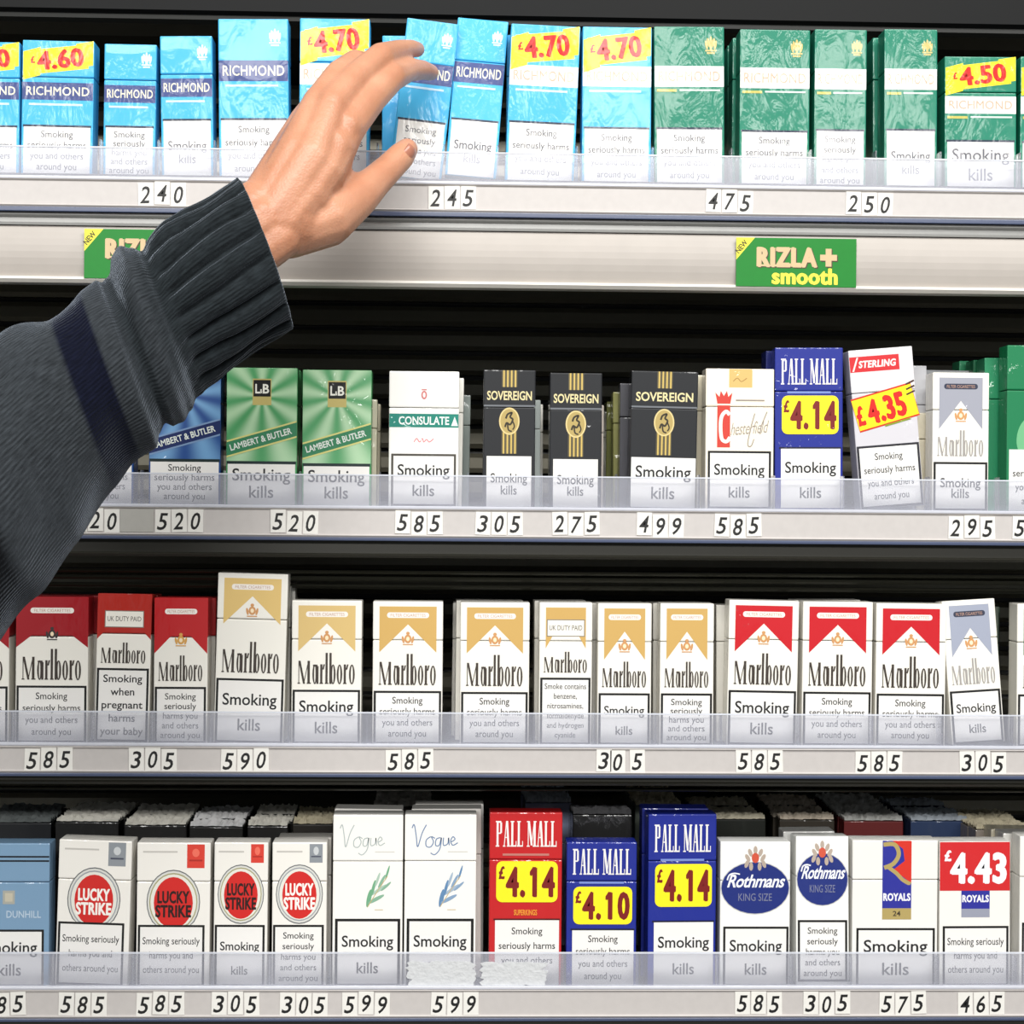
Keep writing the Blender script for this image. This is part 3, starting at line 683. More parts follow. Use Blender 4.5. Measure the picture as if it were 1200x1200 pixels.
pack(1, 551, 60, 14, 207, R_, 'tall leaning blue pack pulled highest on the top shelf, navy band', roll=4.2, lean=-7, kw=dict(bt=.28, pt=.65, warn='low'))
pack(1, 632, 81, 30, 214, R_, 'blue pack with 4.70 sticker, right of the leaning ones', roll=2.0, kw=dict(sticker='4.70', band='white', bt=.26, pt=.63), behind=((2, .002, 1.0, None),))
pack(1, 722, 81, 32, 216, R_, 'blue pack with yellow 4.70 sticker, touching the leftmost green pack', kw=dict(sticker='4.70', band='white', bt=.25, pt=.65))
pack(1, 808, 82, 33, 218, R_, 'green pack with white band, leftmost green one, touching a blue pack', roll=-.6, kw=dict(col='green', band='white', bt=.25, pt=.65))
pack(1, 907, 82, 36, 219, R_, 'wide green pack with white band standing alone above the first green advert', kw=dict(col='green', band='white', bt=.245, pt=.655), behind=((-3, .001, 1, None), (-2, 0, 1, None)))
pack(1, 984, 61, 35, 219, R_, 'small green pack with white band, harms warning, above the 250 price', kw=dict(col='green', band='white', bt=.25, pt=.645, warn='harms5'))
pack(1, 1067, 62, 35, 220, R_, 'small green pack with white band and short Smoking kills warning', roll=-.3, kw=dict(col='green', band='white', bt=.25, pt=.64, warn='low'), behind=((-4, .001, 1, None), (-2, 0, 1, None)))
pack(1, 1149, 84, 67, 221, R_, 'short green pack with a yellow 4.50 price sticker, top shelf', roll=-.4, kw=dict(col='green', band='white', sticker='4.50', bt=.30, pt=.645, warn='kills'), behind=((-3, .001, 1, None),))
pack(1, 1236, 82, 66, 221, R_, 'green pack with yellow sticker cut off by the right picture edge, top shelf', kw=dict(col='green', band='white', sticker='4.50', bt=.30, pt=.65))
# second shelf
WHT = (238, 236, 228); CRM = (228, 220, 196)
pack(2, 116, 80, 428, 592, bluehid, 'blue pack almost wholly hidden behind the dark sleeve, second shelf')
pack(2, 216, 84, 428, 592, bluehid, 'dark blue starburst pack half hidden behind the sleeve, second shelf', kw={})
pack(2, 306, 83, 431, 593, lbpack, 'green starburst pack nearest the sleeve, left of its twin', kw={}, behind=((2, 0, 1, None),))
pack(2, 394, 81, 433, 593, lbpack, 'green starburst pack beside the white pack with teal band', kw={}, behind=((5, .0, .80, CRM), (8, 0, .78, CRM)))
pack(2, 496, 82, 435, 594, consulate, 'white pack with teal band, second shelf', behind=((5, 0, .97, WHT), (14, .005, .86, (150, 160, 156)), (14, .004, .8, WHT)))
pack(2, 596, 61, 434, 595, sovereign, 'small black pack with gold stripes, left of its twin, above the 305 price', behind=((9, .004, .8, (190, 200, 196)), (14, 0, .78, WHT)))
pack(2, 674, 61, 437, 595, sovereign, 'small black pack with gold stripes above the 275 price', behind=((6, .003, .78, (200, 190, 180)),))
pack(2, 776, 78, 436, 596, sovereign, 'large black pack with gold oval above the 499 price', roll=.8, kw=dict(big=True), behind=((-8, .0, .93, (70, 70, 76)), (-12, .0, .88, (150, 150, 90)), (-18, .002, .82, (120, 124, 60)), (-22, .0, .76, WHT)))
pack(2, 866, 80, 433, 597, chester, 'cream pack with red crowned panel and script lettering, second shelf', behind=((-6, 0, .97, CRM), (-8, 0, .95, CRM)))
pack(2, 949, 79, 409, 598, pallmall, 'tall blue pack with yellow 4.14 sticker, second shelf', roll=-.4, yaw=-3, kw=dict(v=(13, 43, 56, 101, 118)), behind=((-5, .001, 1, (16, 30, 110)),))
pack(2, 1046, 75, 411, 597, sterling, 'tilted grey pack with red top and yellow 4.35 sticker', roll=-5.0, kw={}, behind=((14, .006, .93, (200, 200, 204)),))
pack(2, 1125, 66, 437, 598, marl, 'small white pack with silver roof on the second shelf, above the 295 price', kw=dict(col=(158, 160, 172), warn='low', pill=(50, 56, 76), ink=(158, 154, 150), pan=104), behind=((-8, .002, .72, CRM), (14, .01, 1.06, (190, 192, 196)), (20, .002, .98, (80, 84, 80)), (26, .0, .66, WHT)))
pack(2, 1219, 80, 405, 598, greenpack, 'tall green pack cut off by the right picture edge, second shelf', behind=((-14, .001, .94, (40, 140, 96)), (-20, .0, .94, (14, 110, 70)), (-26, .003, .95, (50, 150, 104))))
# third shelf
GOLD = (206, 168, 98); RED = (200, 28, 38); DRED = (160, 22, 32)
M_ = marl
pack(3, -30, 80, 701, 873, M_, 'red topped white pack cut off by the left edge, third shelf', kw=dict(col=DRED, bleed=True))
pack(3, 60, 85, 700, 873, M_, 'wide pack with full dark red top below the elbow of the sleeve', kw=dict(col=DRED, bleed=True, crest=(60, 50, 50)), behind=((3, .001, 1, None),))
pack(3, 142, 64, 693, 868, M_, 'small red pack with a UK duty paid label, third shelf', roll=.7, lean=-2, kw=dict(col=(176, 40, 30), bleed=True, duty=True, warn='preg'), behind=((2, .001, .99, None),))
pack(3, 211, 63, 701, 873, M_, 'small red topped pack right of the red duty paid one', kw=dict(col=(186, 30, 34), bleed=True, warn='harms5', crest=(214, 160, 80)), behind=((3, .001, .99, None),))
pack(3, 291, 82, 673, 873, M_, 'tallest gold topped white pack, standing above its neighbours, third shelf', roll=1.2, kw=dict(col=(222, 190, 120), warn='kills', pan=124), behind=((4, .001, .92, WHT), (8, 0, .93, WHT)))
pack(3, 382, 82, 704, 873, M_, 'gold topped white pack just right of the tallest gold pack', kw=dict(col=(216, 186, 122), warn='kills'))
pack(3, 477, 82, 705, 873, M_, 'gold topped white pack above the 585 price in mid shelf', kw=dict(col=GOLD))
pack(3, 579, 81, 706, 873, M_, 'gold topped white pack left of the duty paid one', kw=dict(col=GOLD), behind=((-6, .001, 1, None), (-10, 0, .97, None)))
pack(3, 662, 62, 706, 873, M_, 'small gold topped pack with UK duty paid label', kw=dict(col=GOLD, duty=True, warn='smoke6'), behind=((-4, .001, 1, None),))
pack(3, 731, 63, 707, 873, M_, 'small gold topped pack with short Smoking kills warning, third shelf', kw=dict(col=GOLD, warn='kills'), behind=((-3, .001, .99, None),))
pack(3, 804, 63, 708, 874, M_, 'small gold topped pack next to the bright red ones', kw=dict(col=GOLD, warn='harms5'), behind=((-3, .001, .99, None), (-5, 0, .98, None)))
pack(3, 892, 82, 705, 874, M_, 'bright red topped white pack with Smoking kills warning', roll=.8, kw=dict(col=RED, warn='kills'), behind=((-6, .001, .96, None), (-8, 0, .95, None)))
pack(3, 980, 82, 706, 874, M_, 'middle one of the three bright red topped white packs on the right', roll=.3, kw=dict(col=RED), behind=((-3, .001, 1, None),))
pack(3, 1066, 82, 708, 874, M_, 'bright red topped white pack beside the tilted silver topped pack', roll=.3, kw=dict(col=RED))
pack(3, 1147, 62, 700, 867, M_, 'tilted white pack with silver grey roof above the last 305 price, third shelf', roll=-3.9, lean=-3, kw=dict(col=(158, 164, 182), warn='kills', pill=(50, 56, 76), ink=(158, 154, 150)), behind=((6, .001, .96, (90, 100, 90)), (18, .001, .95, (60, 80, 66)), (22, .001, .95, (120, 124, 116))))
pack(3, 1232, 82, 708, 874, M_, 'white pack edge cut off by the right picture edge, third shelf', kw=dict(col=(20, 120, 80)))
# bottom shelf
pack(4, 13, 88, 986, 1156, dunhill, 'light blue pack at the left picture edge, bottom shelf')
pack(4, 107, 86, 985, 1157, lucky, 'white pack with red disc and grey tag beside the light blue pack', roll=1.4, yaw=-2, kw=dict(tag='grey'))
pack(4, 202, 86, 987, 1157, lucky, 'large white pack with red disc, black letters and red tag', roll=.2, kw=dict(tag='red', black=True))
pack(4, 281, 63, 987, 1157, lucky, 'small white pack with red disc, dark letters and red tag', roll=.2, kw=dict(tag='red', black=True, warn='kills'))
pack(4, 350, 64, 987, 1157, lucky, 'small white pack with red disc and grey tag, beside the sprig packs', kw=dict(tag='grey', warn='harms5'), behind=((3, .001, .99, None),))
pack(4, 430, 82, 955, 1157, vogue, 'tall white pack with green leaf sprig', roll=0, kw=dict(blue=False), behind=((-3, .001, 1, None),))
pack(4, 515, 84, 955, 1157, vogue, 'tall white pack with blue leaf sprig', kw=dict(blue=True), behind=((8, .001, 1, None), (11, 0, 1, None)))
pack(4, 615, 85, 953, 1157, pallmall, 'red pack with yellow 4.14 sticker, bottom shelf', kw=dict(red=True, warn='harms4', word='SUPERKINGS'))
pack(4, 704, 82, 988, 1157, pallmall, 'short blue pack with yellow 4.10 sticker', kw=dict(price='4.10', v=(8, 38, 52, 96, 103), warn='harms4'))
pack(4, 798, 80, 956, 1157, pallmall, 'tall blue pack with yellow 4.14 sticker near the oval packs', yaw=2, kw=dict(word='LIGHTS'[:0] or None, v=(12, 44, 58, 108, 126)), behind=((-3, .001, 1, None),))
pack(4, 884, 82, 988, 1157, rothmans, 'large white pack with wide blue oval and king size lettering')
pack(4, 964, 62, 981, 1153, rothmans, 'small white pack with blue oval and a five line warning', kw=dict(small=True), lean=-3, behind=((-6, .001, 1, None),))
pack(4, 1048, 100, 987, 1157, royals, 'widest white pack with blue and red emblem panel, above the 575 price')
pack(4, 1142, 83, 989, 1157, royals, 'white pack with big red 4.43 price top', roll=-.3, kw=dict(price=True))
pack(4, 1233, 78, 983, 1157, whitepack, 'white pack cut off by the right picture edge, bottom shelf', behind=((-8, .001, .98, None), (-14, 0, .97, CRM)))

# rows of packs standing farther back on the bottom shelf, their crinkled film tops showing over the front packs
def glare_film_mat(key, c, metal):
    if key in MC: return MC[key]
    m, nt, bs = base_mat(key); L = nt.links
    g = nd(nt, 'ShaderNodeNewGeometry'); n = nd(nt, 'ShaderNodeTexNoise'); n.inputs['Scale'].default_value = 210; n.inputs['Detail'].default_value = 4
    L.new(g.outputs['Position'], n.inputs['Vector'])
    b = nd(nt, 'ShaderNodeBump'); b.inputs['Strength'].default_value = .6; b.inputs['Distance'].default_value = .002
    L.new(n.outputs[0], b.inputs['Height']); L.new(b.outputs[0], bs.inputs['Normal'])
    bs.inputs['Base Color'].default_value = lin(c); bs.inputs['Metallic'].default_value = metal; bs.inputs['Roughness'].default_value = .25
    MC[key] = m; return m
def back_lane(cx, w_, n, y0, col, nm, topc=(225, 222, 210), h=165):  # near-black col values paint shelf shade onto the pack fronts
    yy = y0; k = SCALE
    for i in range(n):
        W = w_ * k; H = h * k + random.uniform(-.0015, .0015)
        nth = ('first', 'second', 'third', 'fourth', 'fifth')[i]
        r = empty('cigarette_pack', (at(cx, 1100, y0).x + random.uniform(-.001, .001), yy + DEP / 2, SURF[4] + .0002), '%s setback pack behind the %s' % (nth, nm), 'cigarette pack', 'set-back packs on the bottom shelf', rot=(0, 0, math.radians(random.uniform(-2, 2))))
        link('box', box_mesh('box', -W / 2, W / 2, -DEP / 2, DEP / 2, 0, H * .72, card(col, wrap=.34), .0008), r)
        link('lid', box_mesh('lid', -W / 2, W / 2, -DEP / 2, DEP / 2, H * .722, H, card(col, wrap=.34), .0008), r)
        # folded film on top, its colour paled and ridges raised to stand for glare
        bm = bmesh.new(); bmesh.ops.create_grid(bm, x_segments=22, y_segments=6, size=.5)
        for v in bm.verts:
            ry = round((v.co.y + .5) * 6)
            v.co = Vector((v.co.x * (W - .001), v.co.y * (DEP - .001), H + .0004 + (.0038 if ry % 2 else 0) * random.uniform(.4, 1) + random.uniform(0, .0006)))
        me = bpy.data.meshes.new('film_fold'); bm.to_mesh(me); bm.free(); me.materials.append(glare_film_mat('film_%d' % topc[0], tuple(min(250, q + 24) for q in topc), 0))
        link('film_fold', me, r)
        yy += DEP + .0022
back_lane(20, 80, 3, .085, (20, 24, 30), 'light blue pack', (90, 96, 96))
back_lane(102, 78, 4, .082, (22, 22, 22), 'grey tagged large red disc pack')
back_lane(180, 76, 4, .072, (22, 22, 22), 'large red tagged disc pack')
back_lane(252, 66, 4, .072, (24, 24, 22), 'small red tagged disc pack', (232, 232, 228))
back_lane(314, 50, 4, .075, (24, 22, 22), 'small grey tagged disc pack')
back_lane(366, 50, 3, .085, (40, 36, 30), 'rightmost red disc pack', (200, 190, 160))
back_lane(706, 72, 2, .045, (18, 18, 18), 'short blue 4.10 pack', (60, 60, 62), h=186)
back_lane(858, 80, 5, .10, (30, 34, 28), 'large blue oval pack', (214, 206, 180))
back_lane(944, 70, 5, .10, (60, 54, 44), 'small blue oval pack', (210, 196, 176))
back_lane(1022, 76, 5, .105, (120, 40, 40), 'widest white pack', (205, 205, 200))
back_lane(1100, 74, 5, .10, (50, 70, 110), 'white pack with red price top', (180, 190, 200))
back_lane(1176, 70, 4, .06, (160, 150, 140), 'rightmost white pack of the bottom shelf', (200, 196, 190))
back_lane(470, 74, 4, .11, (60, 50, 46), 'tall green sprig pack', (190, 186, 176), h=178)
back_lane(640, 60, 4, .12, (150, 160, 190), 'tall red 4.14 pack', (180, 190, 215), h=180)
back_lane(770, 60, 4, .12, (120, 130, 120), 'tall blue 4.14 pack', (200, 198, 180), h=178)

# ------------------------------------------------------------------ lane dividers (clear plastic)
DV = {1: (117, 185, 251, 343, 442, 520, 583, 676, 765, 857, 950, 1026, 1102, 1195), 2: (165, 262, 351, 445, 548, 634, 722, 819, 907, 988, 1088, 1170),
      3: (14, 107, 177, 247, 338, 430, 527, 626, 696, 768, 845, 936, 1022, 1102, 1186), 4: (60, 155, 248, 316, 386, 473, 570, 660, 747, 841, 928, 997, 1099, 1190)}
for r in DV:
    for px in DV[r]:
        x = at(px, ROW[r][1], -0.016).x
        me = box_mesh('lane_divider', -.0005, .0005, -.0170, -.0062, .0002, .024, M_div)
        o = link('lane_divider', me, shelf[r]); o.location = (x, 0, 0)

# ------------------------------------------------------------------ price tickets
M_tile = plain('ticket_white_card', (236, 234, 228), .45)
M_ink = plain('ticket_black_ink', (14, 14, 14), .5)
nm = {1: {190: 'left of the sleeve cuff', 530: 'under the tallest leaning blue pack', 855: 'under the first green pack', 1019: 'under the small green packs'},
      2: {112: 'partly covered by the sleeve', 210: 'under the dark blue pack', 345: 'under the green starburst packs', 491: 'under the white pack with teal band', 585: 'under the left small black pack', 675: 'under the second small black pack', 774: 'under the large black pack', 865: 'under the cream crowned pack', 1139: 'under the small silver roof pack', 1214: 'at the right picture edge'},
      3: {57: 'under the wide dark red pack', 179: 'under the small red packs', 287: 'under the tallest gold pack', 480: 'under the mid shelf gold pack', 726: 'under the small gold packs', 890: 'under the first bright red pack', 1030: 'between two bright red packs', 1152: 'under the tilted silver roof pack'},
      4: {2: 'at the left picture edge', 97: 'under the large grey tagged disc pack', 188: 'under the large red tagged disc pack', 276: 'under the small red tagged disc pack', 356: 'under the small grey tagged disc pack', 429: 'under the green sprig pack', 533: 'under the blue sprig pack', 889: 'under the large blue oval pack', 969: 'under the small blue oval pack', 1058: 'under the widest white pack', 1150: 'under the red 4.43 pack'}}
TK = [(1, 190, '240', 0), (1, 530, '245', 1), (1, 855, '475', 1), (1, 1019, '250', 1), (2, 112, '520', 0), (2, 210, '520', 0), (2, 345, '520', 0), (2, 491, '585', 0), (2, 585, '305', 0), (2, 675, '275', 0), (2, 774, '499', 0), (2, 865, '585', 0), (2, 1139, '295', 0), (2, 1214, '585', 0),
      (3, 57, '585', 0), (3, 179, '305', 0), (3, 287, '590', 0), (3, 480, '585', 0), (3, 726, '305', 2), (3, 890, '585', 0), (3, 1030, '585', 0), (3, 1152, '305', 0),
      (4, 2, '585', 0), (4, 97, '585', 0), (4, 188, '585', 0), (4, 276, '305', 0), (4, 356, '305', 0), (4, 429, '599', 0), (4, 533, '599', 0), (4, 889, '585', 0), (4, 969, '305', 0), (4, 1058, '575', 0), (4, 1150, '465', 0)]
shelfnm = {1: 'top rail', 2: 'second rail', 3: 'third rail', 4: 'bottom rail'}
def number_tile(root, ch, dx, dz, rotd):
    t = link('number_tile', box_mesh('number_tile', -.0052, .0052, -.0003, .0003, -.0079, .0079, M_tile), root, (dx, 0, dz))
    t.rotation_euler = (0, math.radians(rotd), 0)
    V, F, tw = text_geo(ch, .012, 1.0)
    sx = (.0062 if ch != '1' else .003) / tw; sy = .0118 / .72
    me = bpy.data.meshes.new('digit')
    me.from_pydata([((x * sx - tw * sx / 2) + .17 * (y * sy - .0059), -.00036, y * sy - .0059) for x, y, l in V], [], F)
    for q in me.polygons:
        if q.normal.y > 0: q.flip()
    me.update(); me.materials.append(M_ink); link('digit', me, t)
for (r, px, s, sp) in TK:
    zc_ = (zc(ROW[r][2], YF) + zc(ROW[r][3], YF)) / 2
    p = at(px, (ROW[r][2] + ROW[r][3]) / 2, YF - .002)
    root = empty('price_ticket', (p.x, -.0216, zc_), 'white %s price tiles on the %s, %s' % (s, shelfnm[r], nm[r][px]), 'price tag', 'number tile prices in the shelf rails')
    for i, ch in enumerate(s):
        dx = (i - 1) * .0112
        if sp == 2: dx = (-.0108, -.0012, .0125)[i]
        number_tile(root, ch, dx, random.uniform(-.0009, .0006), random.uniform(-2, 2))
bt = at(161, 614, YF)
o = link('blank_ticket', box_mesh('blank_ticket', -.0115, .0115, -.0003, .0003, -.0079, .0079, plain('blank_grey_card', (176, 174, 168), .5)), None, (bt.x, -.0216, (zc(ROW[2][2], YF) + zc(ROW[2][3], YF)) / 2))
o['label'] = 'blank grey ticket between the covered and the first visible 520 prices'; o['category'] = 'price tag'

# ------------------------------------------------------------------ green adverts on the fascia, torn paper on the bottom lip
WRAP[0] = 0.0
def advert(cx, label):
    W, H = 142, 57
    p = at(cx, 304, -.0235)
    root = empty('advert_card', (p.x, -.0238, zc(332, -.0235)), label, 'advert', 'green adverts on the cream fascia')
    k = SCALE * .985
    link('card', box_mesh('card', -W / 2 * k, W / 2 * k, -.0003, .0006, 0, H * k, plain('advert_green', (2, 126, 34), .4, spec=.3)), root)
    F = Face(W, H, k, -.0003, root)
    G2 = plain('advert_dark_green', (10, 104, 44), .35)
    F.poly('corner_flash', [(0, 0), (22, 0), (0, 26)], plain('flash_yellow', (236, 226, 50), .4))
    F.text('flash_text', 'NEW', 8.5, 12.5, 17, 6.5, plain('flash_ink', (60, 60, 10), .5), 'corner_flash', bold=.03, rot=-50)
    dk = plain('advert_shadow_ink', (70, 50, 30), .5); gd = plain('advert_gold_ink', (206, 180, 136), .4); yl = plain('advert_yellow_ink', (246, 232, 60), .4)
    for off, m in ((1.2, dk), (0, gd)):
        F.text('brand_lettering', 'RIZLA', 60 + off, 33 + off * .8, 72, 22, m, bold=.075)
        for (x0, x1) in ((26, 34), (41, 49), (66, 77)):
            F.rect('brand_lettering', x0 + off, 31.2 + off * .8, x1 + off, 33.4 + off * .8, m)
        F.rect('plus_sign', 99 + off, 19 + off, 119 + off, 26 + off, m); F.rect('plus_sign', 105.5 + off, 12 + off, 112.5 + off, 33 + off, m)
    F.text('variant_lettering', 'smooth', 81, 53.5, 78, 18.5, yl, bold=.05)
    F.build()
advert(933, 'green and yellow rolling paper advert on the fascia, below the 475 price')
advert(171, 'green advert with yellow corner on the fascia, partly covered by the sleeve')
def torn(cx, w_, h_, label, seed):
    rd = random.Random(seed); p = at(cx, 1142, -.0192)
    bm = bmesh.new(); n = 44; W = w_ * SCALE / 2; H = h_ * SCALE / 2; c = bm.verts.new((0, -.0004, 0)); rim = []
    for i in range(n):
        a = 2 * PI * i / n; ca, sa = math.cos(a), math.sin(a)
        q = 1 / max(abs(ca), abs(sa)) ** .97
        f = (1 - rd.random() * .12) * (.86 if i % 11 == 3 else 1)
        rim.append(bm.verts.new((W * ca * q * f, -.0002 - rd.random() * .0001, H * sa * q * f)))
    mid = [bm.verts.new((v.co.x * .6, -.0003 - rd.random() * .0001, v.co.z * .6)) for v in rim]
    for i in range(n):
        j = (i + 1) % n; bm.faces.new((rim[i], rim[j], mid[j], mid[i])); bm.faces.new((mid[i], mid[j], c))
    bmesh.ops.recalc_face_normals(bm, faces=bm.faces)
    r = bmesh.ops.extrude_face_region(bm, geom=bm.faces[:])
    for v in [g for g in r['geom'] if isinstance(g, bmesh.types.BMVert)]: v.co.y += .0003
    bmesh.ops.recalc_face_normals(bm, faces=bm.faces)
    me = bpy.data.meshes.new('torn_paper'); bm.to_mesh(me); bm.free(); me.materials.append(plain('torn_white_paper', (206, 208, 210), .8, bump=.8, bscale=300))
    o = link('torn_paper', me, None, (p.x, -.0192, (zc(1129, YF) + zc(1155, YF)) / 2)); o['label'] = label; o['category'] = 'paper'; o['group'] = 'torn paper on the bottom lip'
torn(517, 84, 33, 'torn white paper on the clear lip under the blue sprig pack', 3)
torn(602, 80, 30, 'torn white paper on the clear lip under the red 4.14 pack', 9)

# ------------------------------------------------------------------ the person: hand and sleeve
ARM = empty('person', at(100, 480, -.25), 'person reaching in from the left, left hand and dark grey knitted ribbed sleeve', 'person')
AL = ARM.location.copy()
def pr(px, y): return px * SCALE * (y + DIST) / DIST      # px radius at depth y
def cone_balls(bm, p0, r0, p1, r1):
    n = max(3, int((p1 - p0).length / (min(r0, r1) * .35)) + 1)
    for i in range(n + 1):
        t = i / n; c = p0.lerp(p1, t); r = r0 + (r1 - r0) * t
        bmesh.ops.create_icosphere(bm, subdivisions=2, radius=r, matrix=Matrix.Translation(c))
def chain(bm, pts):
    Q = [(at(a, b, y), pr(r, y)) for a, b, y, r in pts]
    for i in range(len(Q) - 1): cone_balls(bm, Q[i][0], Q[i][1], Q[i + 1][0], Q[i + 1][1])
bm = bmesh.new()
chain(bm, [(225, 318, -.185, 38), (268, 285, -.172, 38), (303, 262, -.16, 38)])
chain(bm, [(235, 292, -.180, 34), (300, 240, -.158, 30)]); chain(bm, [(250, 330, -.180, 34), (326, 278, -.160, 29)])
# metacarpals
chain(bm, [(304, 238, -.156, 27), (334, 190, -.140, 26), (356, 142, -.118, 18)])
chain(bm, [(312, 242, -.158, 28), (348, 182, -.146, 28), (374, 119, -.126, 19.5)])
chain(bm, [(322, 252, -.160, 30), (364, 187, -.149, 29), (389, 124, -.132, 21)])
chain(bm, [(330, 262, -.158, 32), (376, 200, -.144, 31), (405, 150, -.128, 24)])
chain(bm, [(345, 200, -.142, 34), (372, 165, -.130, 30)]); chain(bm, [(340, 262, -.150, 38), (378, 218, -.130, 30), (396, 175, -.118, 22)])
chain(bm, [(330, 215, -.149, 28), (356, 168, -.138, 23)]); chain(bm, [(345, 222, -.150, 30), (374, 168, -.140, 24)]); chain(bm, [(360, 228, -.150, 30), (392, 172, -.139, 24)]); chain(bm, [(320, 225, -.148, 26), (346, 172, -.136, 22)])
# thumb base
chain(bm, [(340, 272, -.150, 32), (382, 256, -.138, 35), (418, 232, -.122, 25.5), (437, 215, -.111, 20.5), (456, 197, -.098, 18), (469, 184, -.090, 17), (477, 175, -.082, 13.5)])
chain(bm, [(370, 240, -.13, 28), (405, 215, -.118, 18)])
# index, middle, ring, little finger
chain(bm, [(406, 148, -.128, 24), (434, 114, -.108, 20.5), (458, 90, -.090, 18.5), (478, 82, -.064, 14.5), (495, 82, -.042, 12), (505, 85, -.028, 10)])
chain(bm, [(388, 124, -.132, 21), (416, 92, -.112, 18), (446, 66, -.092, 16.5), (468, 59, -.064, 13), (482, 57, -.044, 11), (489, 58, -.030, 9.5)])
chain(bm, [(374, 117, -.126, 17.5), (396, 86, -.108, 15.5), (416, 72, -.088, 14.5), (434, 74, -.058, 12), (442, 80, -.034, 10)])
chain(bm, [(356, 142, -.118, 18), (376, 112, -.100, 14.5), (390, 98, -.078, 12.5), (402, 98, -.052, 10.5), (408, 102, -.034, 9)])
chain(bm, [(388, 124, -.135, 17), (382, 135, -.135, 17)]); chain(bm, [(406, 149, -.1325, 20), (400, 160, -.134, 20)]); chain(bm, [(372, 120, -.129, 16), (366, 131, -.130, 16)])
me = bpy.data.meshes.new('hand'); bm.to_mesh(me); bm.free()
tmp = bpy.data.objects.new('tmp', me); C.objects.link(tmp)
md = tmp.modifiers.new('r', 'REMESH'); md.mode = 'VOXEL'; md.voxel_size = .0011
ms = tmp.modifiers.new('s', 'SMOOTH'); ms.factor = .6; ms.iterations = 14
dg = bpy.context.evaluated_depsgraph_get(); dg.update()
hm = bpy.data.meshes.new_from_object(tmp.evaluated_get(dg)); bpy.data.objects.remove(tmp)
for v in hm.vertices: v.co -= AL
for p in hm.polygons: p.use_smooth = True
# skin
sk, nt, bs = base_mat('skin'); L = nt.links
g = nd(nt, 'ShaderNodeNewGeometry'); n = nd(nt, 'ShaderNodeTexNoise'); n.inputs['Scale'].default_value = 38; n.inputs['Detail'].default_value = 3; L.new(g.outputs['Position'], n.inputs['Vector'])
mx = nd(nt, 'ShaderNodeMix', data_type='RGBA'); mx.inputs[6].default_value = lin((168, 106, 74)); mx.inputs[7].default_value = lin((214, 160, 130)); L.new(n.outputs[0], mx.inputs[0]); L.new(mx.outputs[2], bs.inputs['Base Color'])
bs.inputs['Roughness'].default_value = .42; bs.inputs['Subsurface Weight'].default_value = .12; bs.inputs['Subsurface Radius'].default_value = (.008, .003, .0015); bs.inputs['Subsurface Scale'].default_value = .6
n2 = nd(nt, 'ShaderNodeTexNoise'); n2.inputs['Scale'].default_value = 420; n2.inputs['Detail'].default_value = 4; L.new(g.outputs['Position'], n2.inputs['Vector'])
v2 = nd(nt, 'ShaderNodeTexVoronoi'); v2.inputs['Scale'].default_value = 700; L.new(g.outputs['Position'], v2.inputs['Vector'])
ad = nd(nt, 'ShaderNodeMath', operation='ADD'); L.new(n2.outputs[0], ad.inputs[0]); L.new(v2.outputs[0], ad.inputs[1])
b = nd(nt, 'ShaderNodeBump'); b.inputs['Strength'].default_value = .25; b.inputs['Distance'].default_value = .0005; L.new(ad.outputs[0], b.inputs['Height']); L.new(b.outputs[0], bs.inputs['Normal'])
hm.materials.clear(); hm.materials.append(sk)
hand = link('hand', hm, ARM)
# nails
nail_m = plain('fingernail', (176, 116, 94), .28)
def nail(px, py, y, dirv, nrm, ln, wd):
    c = at(px, py, y); d = Vector(dirv).normalized(); nn = Vector(nrm); nn = (nn - d * nn.dot(d)).normalized(); s = d.cross(nn)
    bm = bmesh.new(); bmesh.ops.create_grid(bm, x_segments=6, y_segments=6, size=1)
    for v in bm.verts:
        a, b_ = v.co.x, v.co.y
        f = 1 - .25 * max(0, abs(b_) - .5)
        v.co = c + s * (a * wd * f) + d * (b_ * ln) + nn * (.0012 - .0018 * a * a - .0008 * b_ * b_) - AL
    r = bmesh.ops.extrude_face_region(bm, geom=bm.faces[:])
    for v in [q for q in r['geom'] if isinstance(q, bmesh.types.BMVert)]: v.co -= nn * .0006
    bmesh.ops.recalc_face_normals(bm, faces=bm.faces)
    me = bpy.data.meshes.new('fingernail'); bm.to_mesh(me); bm.free(); me.materials.append(nail_m)
    for p in me.polygons: p.use_smooth = True
    link('fingernail', me, hand)
nail(480, 181, -.0955, (.5, .25, .8), (.62, -.72, -.35), .0056, .0048)
nail(500, 77, -.036, (.5, 1.0, -.1), (.1, -.1, 1), .0045, .0040)
nail(486, 50.5, -.038, (.45, 1.0, -.05), (.1, -.1, 1), .0045, .0040)

# sleeve: swept tube with rib knit cuff and soft folds
ax = [  # px, py, y, radius px
    (309, 296, -.172, 94), (285, 312, -.178, 95), (255, 334, -.186, 95), (228, 352, -.193, 93), (205, 368, -.199, 89), (197, 376, -.202, 86), (188, 384, -.205, 96), (178, 394, -.208, 105), (169, 403, -.210, 103),
    (161, 411, -.213, 92), (154, 419, -.216, 95), (147, 427, -.219, 105), (134, 438, -.222, 105), (118, 452, -.227, 103), (96, 470, -.234, 105), (44, 516, -.252, 124), (-5, 565, -.272, 142), (-60, 610, -.29, 158), (-120, 660, -.31, 165), (-190, 715, -.33, 170)]
import bisect
P3 = [at(a, b_, y) for a, b_, y, r in ax]; RR = [pr(r, y) for a, b_, y, r in ax]
NL, NT = 220, 288
cum = [0]
for i in range(1, len(P3)): cum.append(cum[-1] + (P3[i] - P3[i - 1]).length)
TOT = cum[-1]
